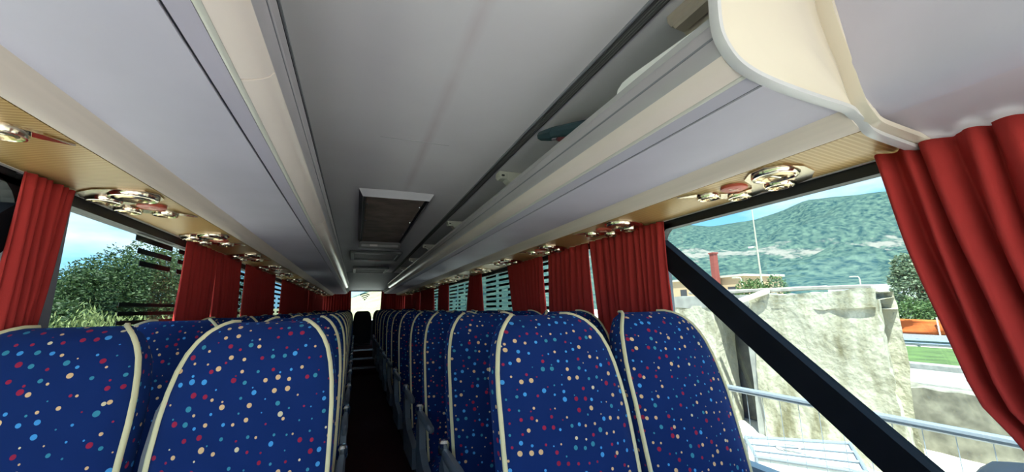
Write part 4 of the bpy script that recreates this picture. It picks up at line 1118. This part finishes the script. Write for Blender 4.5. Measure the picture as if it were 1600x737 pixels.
MB().bbox((-0.15, 0.4, 8.35), (0.15, 0.95, 8.5), 0.04).obj('lamp_head', WHITE, lp)
for k, (x, y, hh, lab) in enumerate(((45, 34.7, 5.6, 'short street lamp beside the pale orange building'), (70, 34.6, 6.0, 'small distant street lamp above the ruined wall top'))):
    l2 = empty('street_lamp', (x, y, GZ)); tag(l2, lab, 'street lamp')
    mb = MB(); mb.tube([(0, 0, 0), (0, 0, hh-0.3), (0, 0.15, hh-0.05), (0, 0.7, hh)], 0.09, 6); mb.obj('pole', GP, l2, True)
    MB().bbox((-0.2, 0.5, hh-0.08), (0.2, 1.2, hh+0.08), 0.04).obj('lamp_head', GP, l2)
dp = empty('white_depot', (60, 0, GZ)); tag(dp, 'long white building with dark window band beyond the hedge', 'building')
WD = mat('white_cladding', (0.75, 0.78, 0.80), 0.7)
MB().box((0, 24.3, 0), (10, 33.5, 4.15)).obj('wall', WD, dp)
MB().box((-0.05, 25.6, 2.35), (0.02, 28.9, 3.25)).obj('window_band', mat('dark_glass_band', (0.12, 0.17, 0.20), 0.2), dp)
MB().box((-0.15, 24.2, 4.15), (10.1, 33.6, 4.35)).obj('roof_edge', WD, dp)
mb = MB(); mb.loft([[(x, 22.4, 1.5), (x, 24.3, 1.5), (x, 24.3, 3.6), (x, 23.2, 3.2)] for x in (0, 4)], True, True); fix_normals(mb.obj('red_end', mat('bright_red_panel', (0.65, 0.06, 0.04), 0.6), dp))

hl = MB(); rows = []
for a in range(31):
    x = -45+66*a/30; row = []
    for b in range(9):
        t = b/8; top = interp([(-70, 2.0), (-16, 4.5), (-6, 6.0), (6, 10.5), (14, 13.5), (40, 18), (70, 16)], x)
        row.append((x, 110+60*t, GZ-0.3+top*t**0.8+1.2*noise.noise(Vector((x*0.09, t*4, 0)))*t))
    rows.append(row)
hl.loft(rows, False)
tag(fix_normals(hl.obj('hillside', mat('dry_pale_meadow', (0.24, 0.23, 0.13), 0.95, noise_amt=0.25, noise_scale=0.2), None, True, 180)), 'sunlit pale hillside seen through the rear window', 'hill')
# mountain range
mt = MB(); rows = []
EL = [(-30, 0.20), (10, 0.20), (20.5, 0.209), (22.5, 0.204), (29.7, 0.212), (32, 0.197), (35.1, 0.185), (40.2, 0.180), (43, 0.190), (45.4, 0.199), (55, 0.17), (70, 0.12), (84, 0.075), (88, 0.055), (93, 0.012), (105, 0.0)]
NA, NR = 220, 26
for a in range(NA+1):
    ang = -30 + 135*a/NA
    el = interp(EL, ang); th = math.radians(ang); row = []
    for r in range(NR+1):
        t = r/NR; R = 230 + 720*t
        hgt = el*(950)*(t**1.25)
        nn_ = noise.fractal(Vector((R*math.cos(th)*0.011, R*math.sin(th)*0.011, 1.7)), 1.0, 2.0, 6)
        hgt += nn_*26*math.sin(math.pi*min(1, t*1.0))*(el/0.2) + nn_*2.5*t
        row.append((R*math.cos(th), R*math.sin(th), GZ-0.5+max(-1, hgt)))
    row.append((1500*math.cos(th), 1500*math.sin(th), GZ-20))
    rows.append(row)
mt.loft(rows, False)
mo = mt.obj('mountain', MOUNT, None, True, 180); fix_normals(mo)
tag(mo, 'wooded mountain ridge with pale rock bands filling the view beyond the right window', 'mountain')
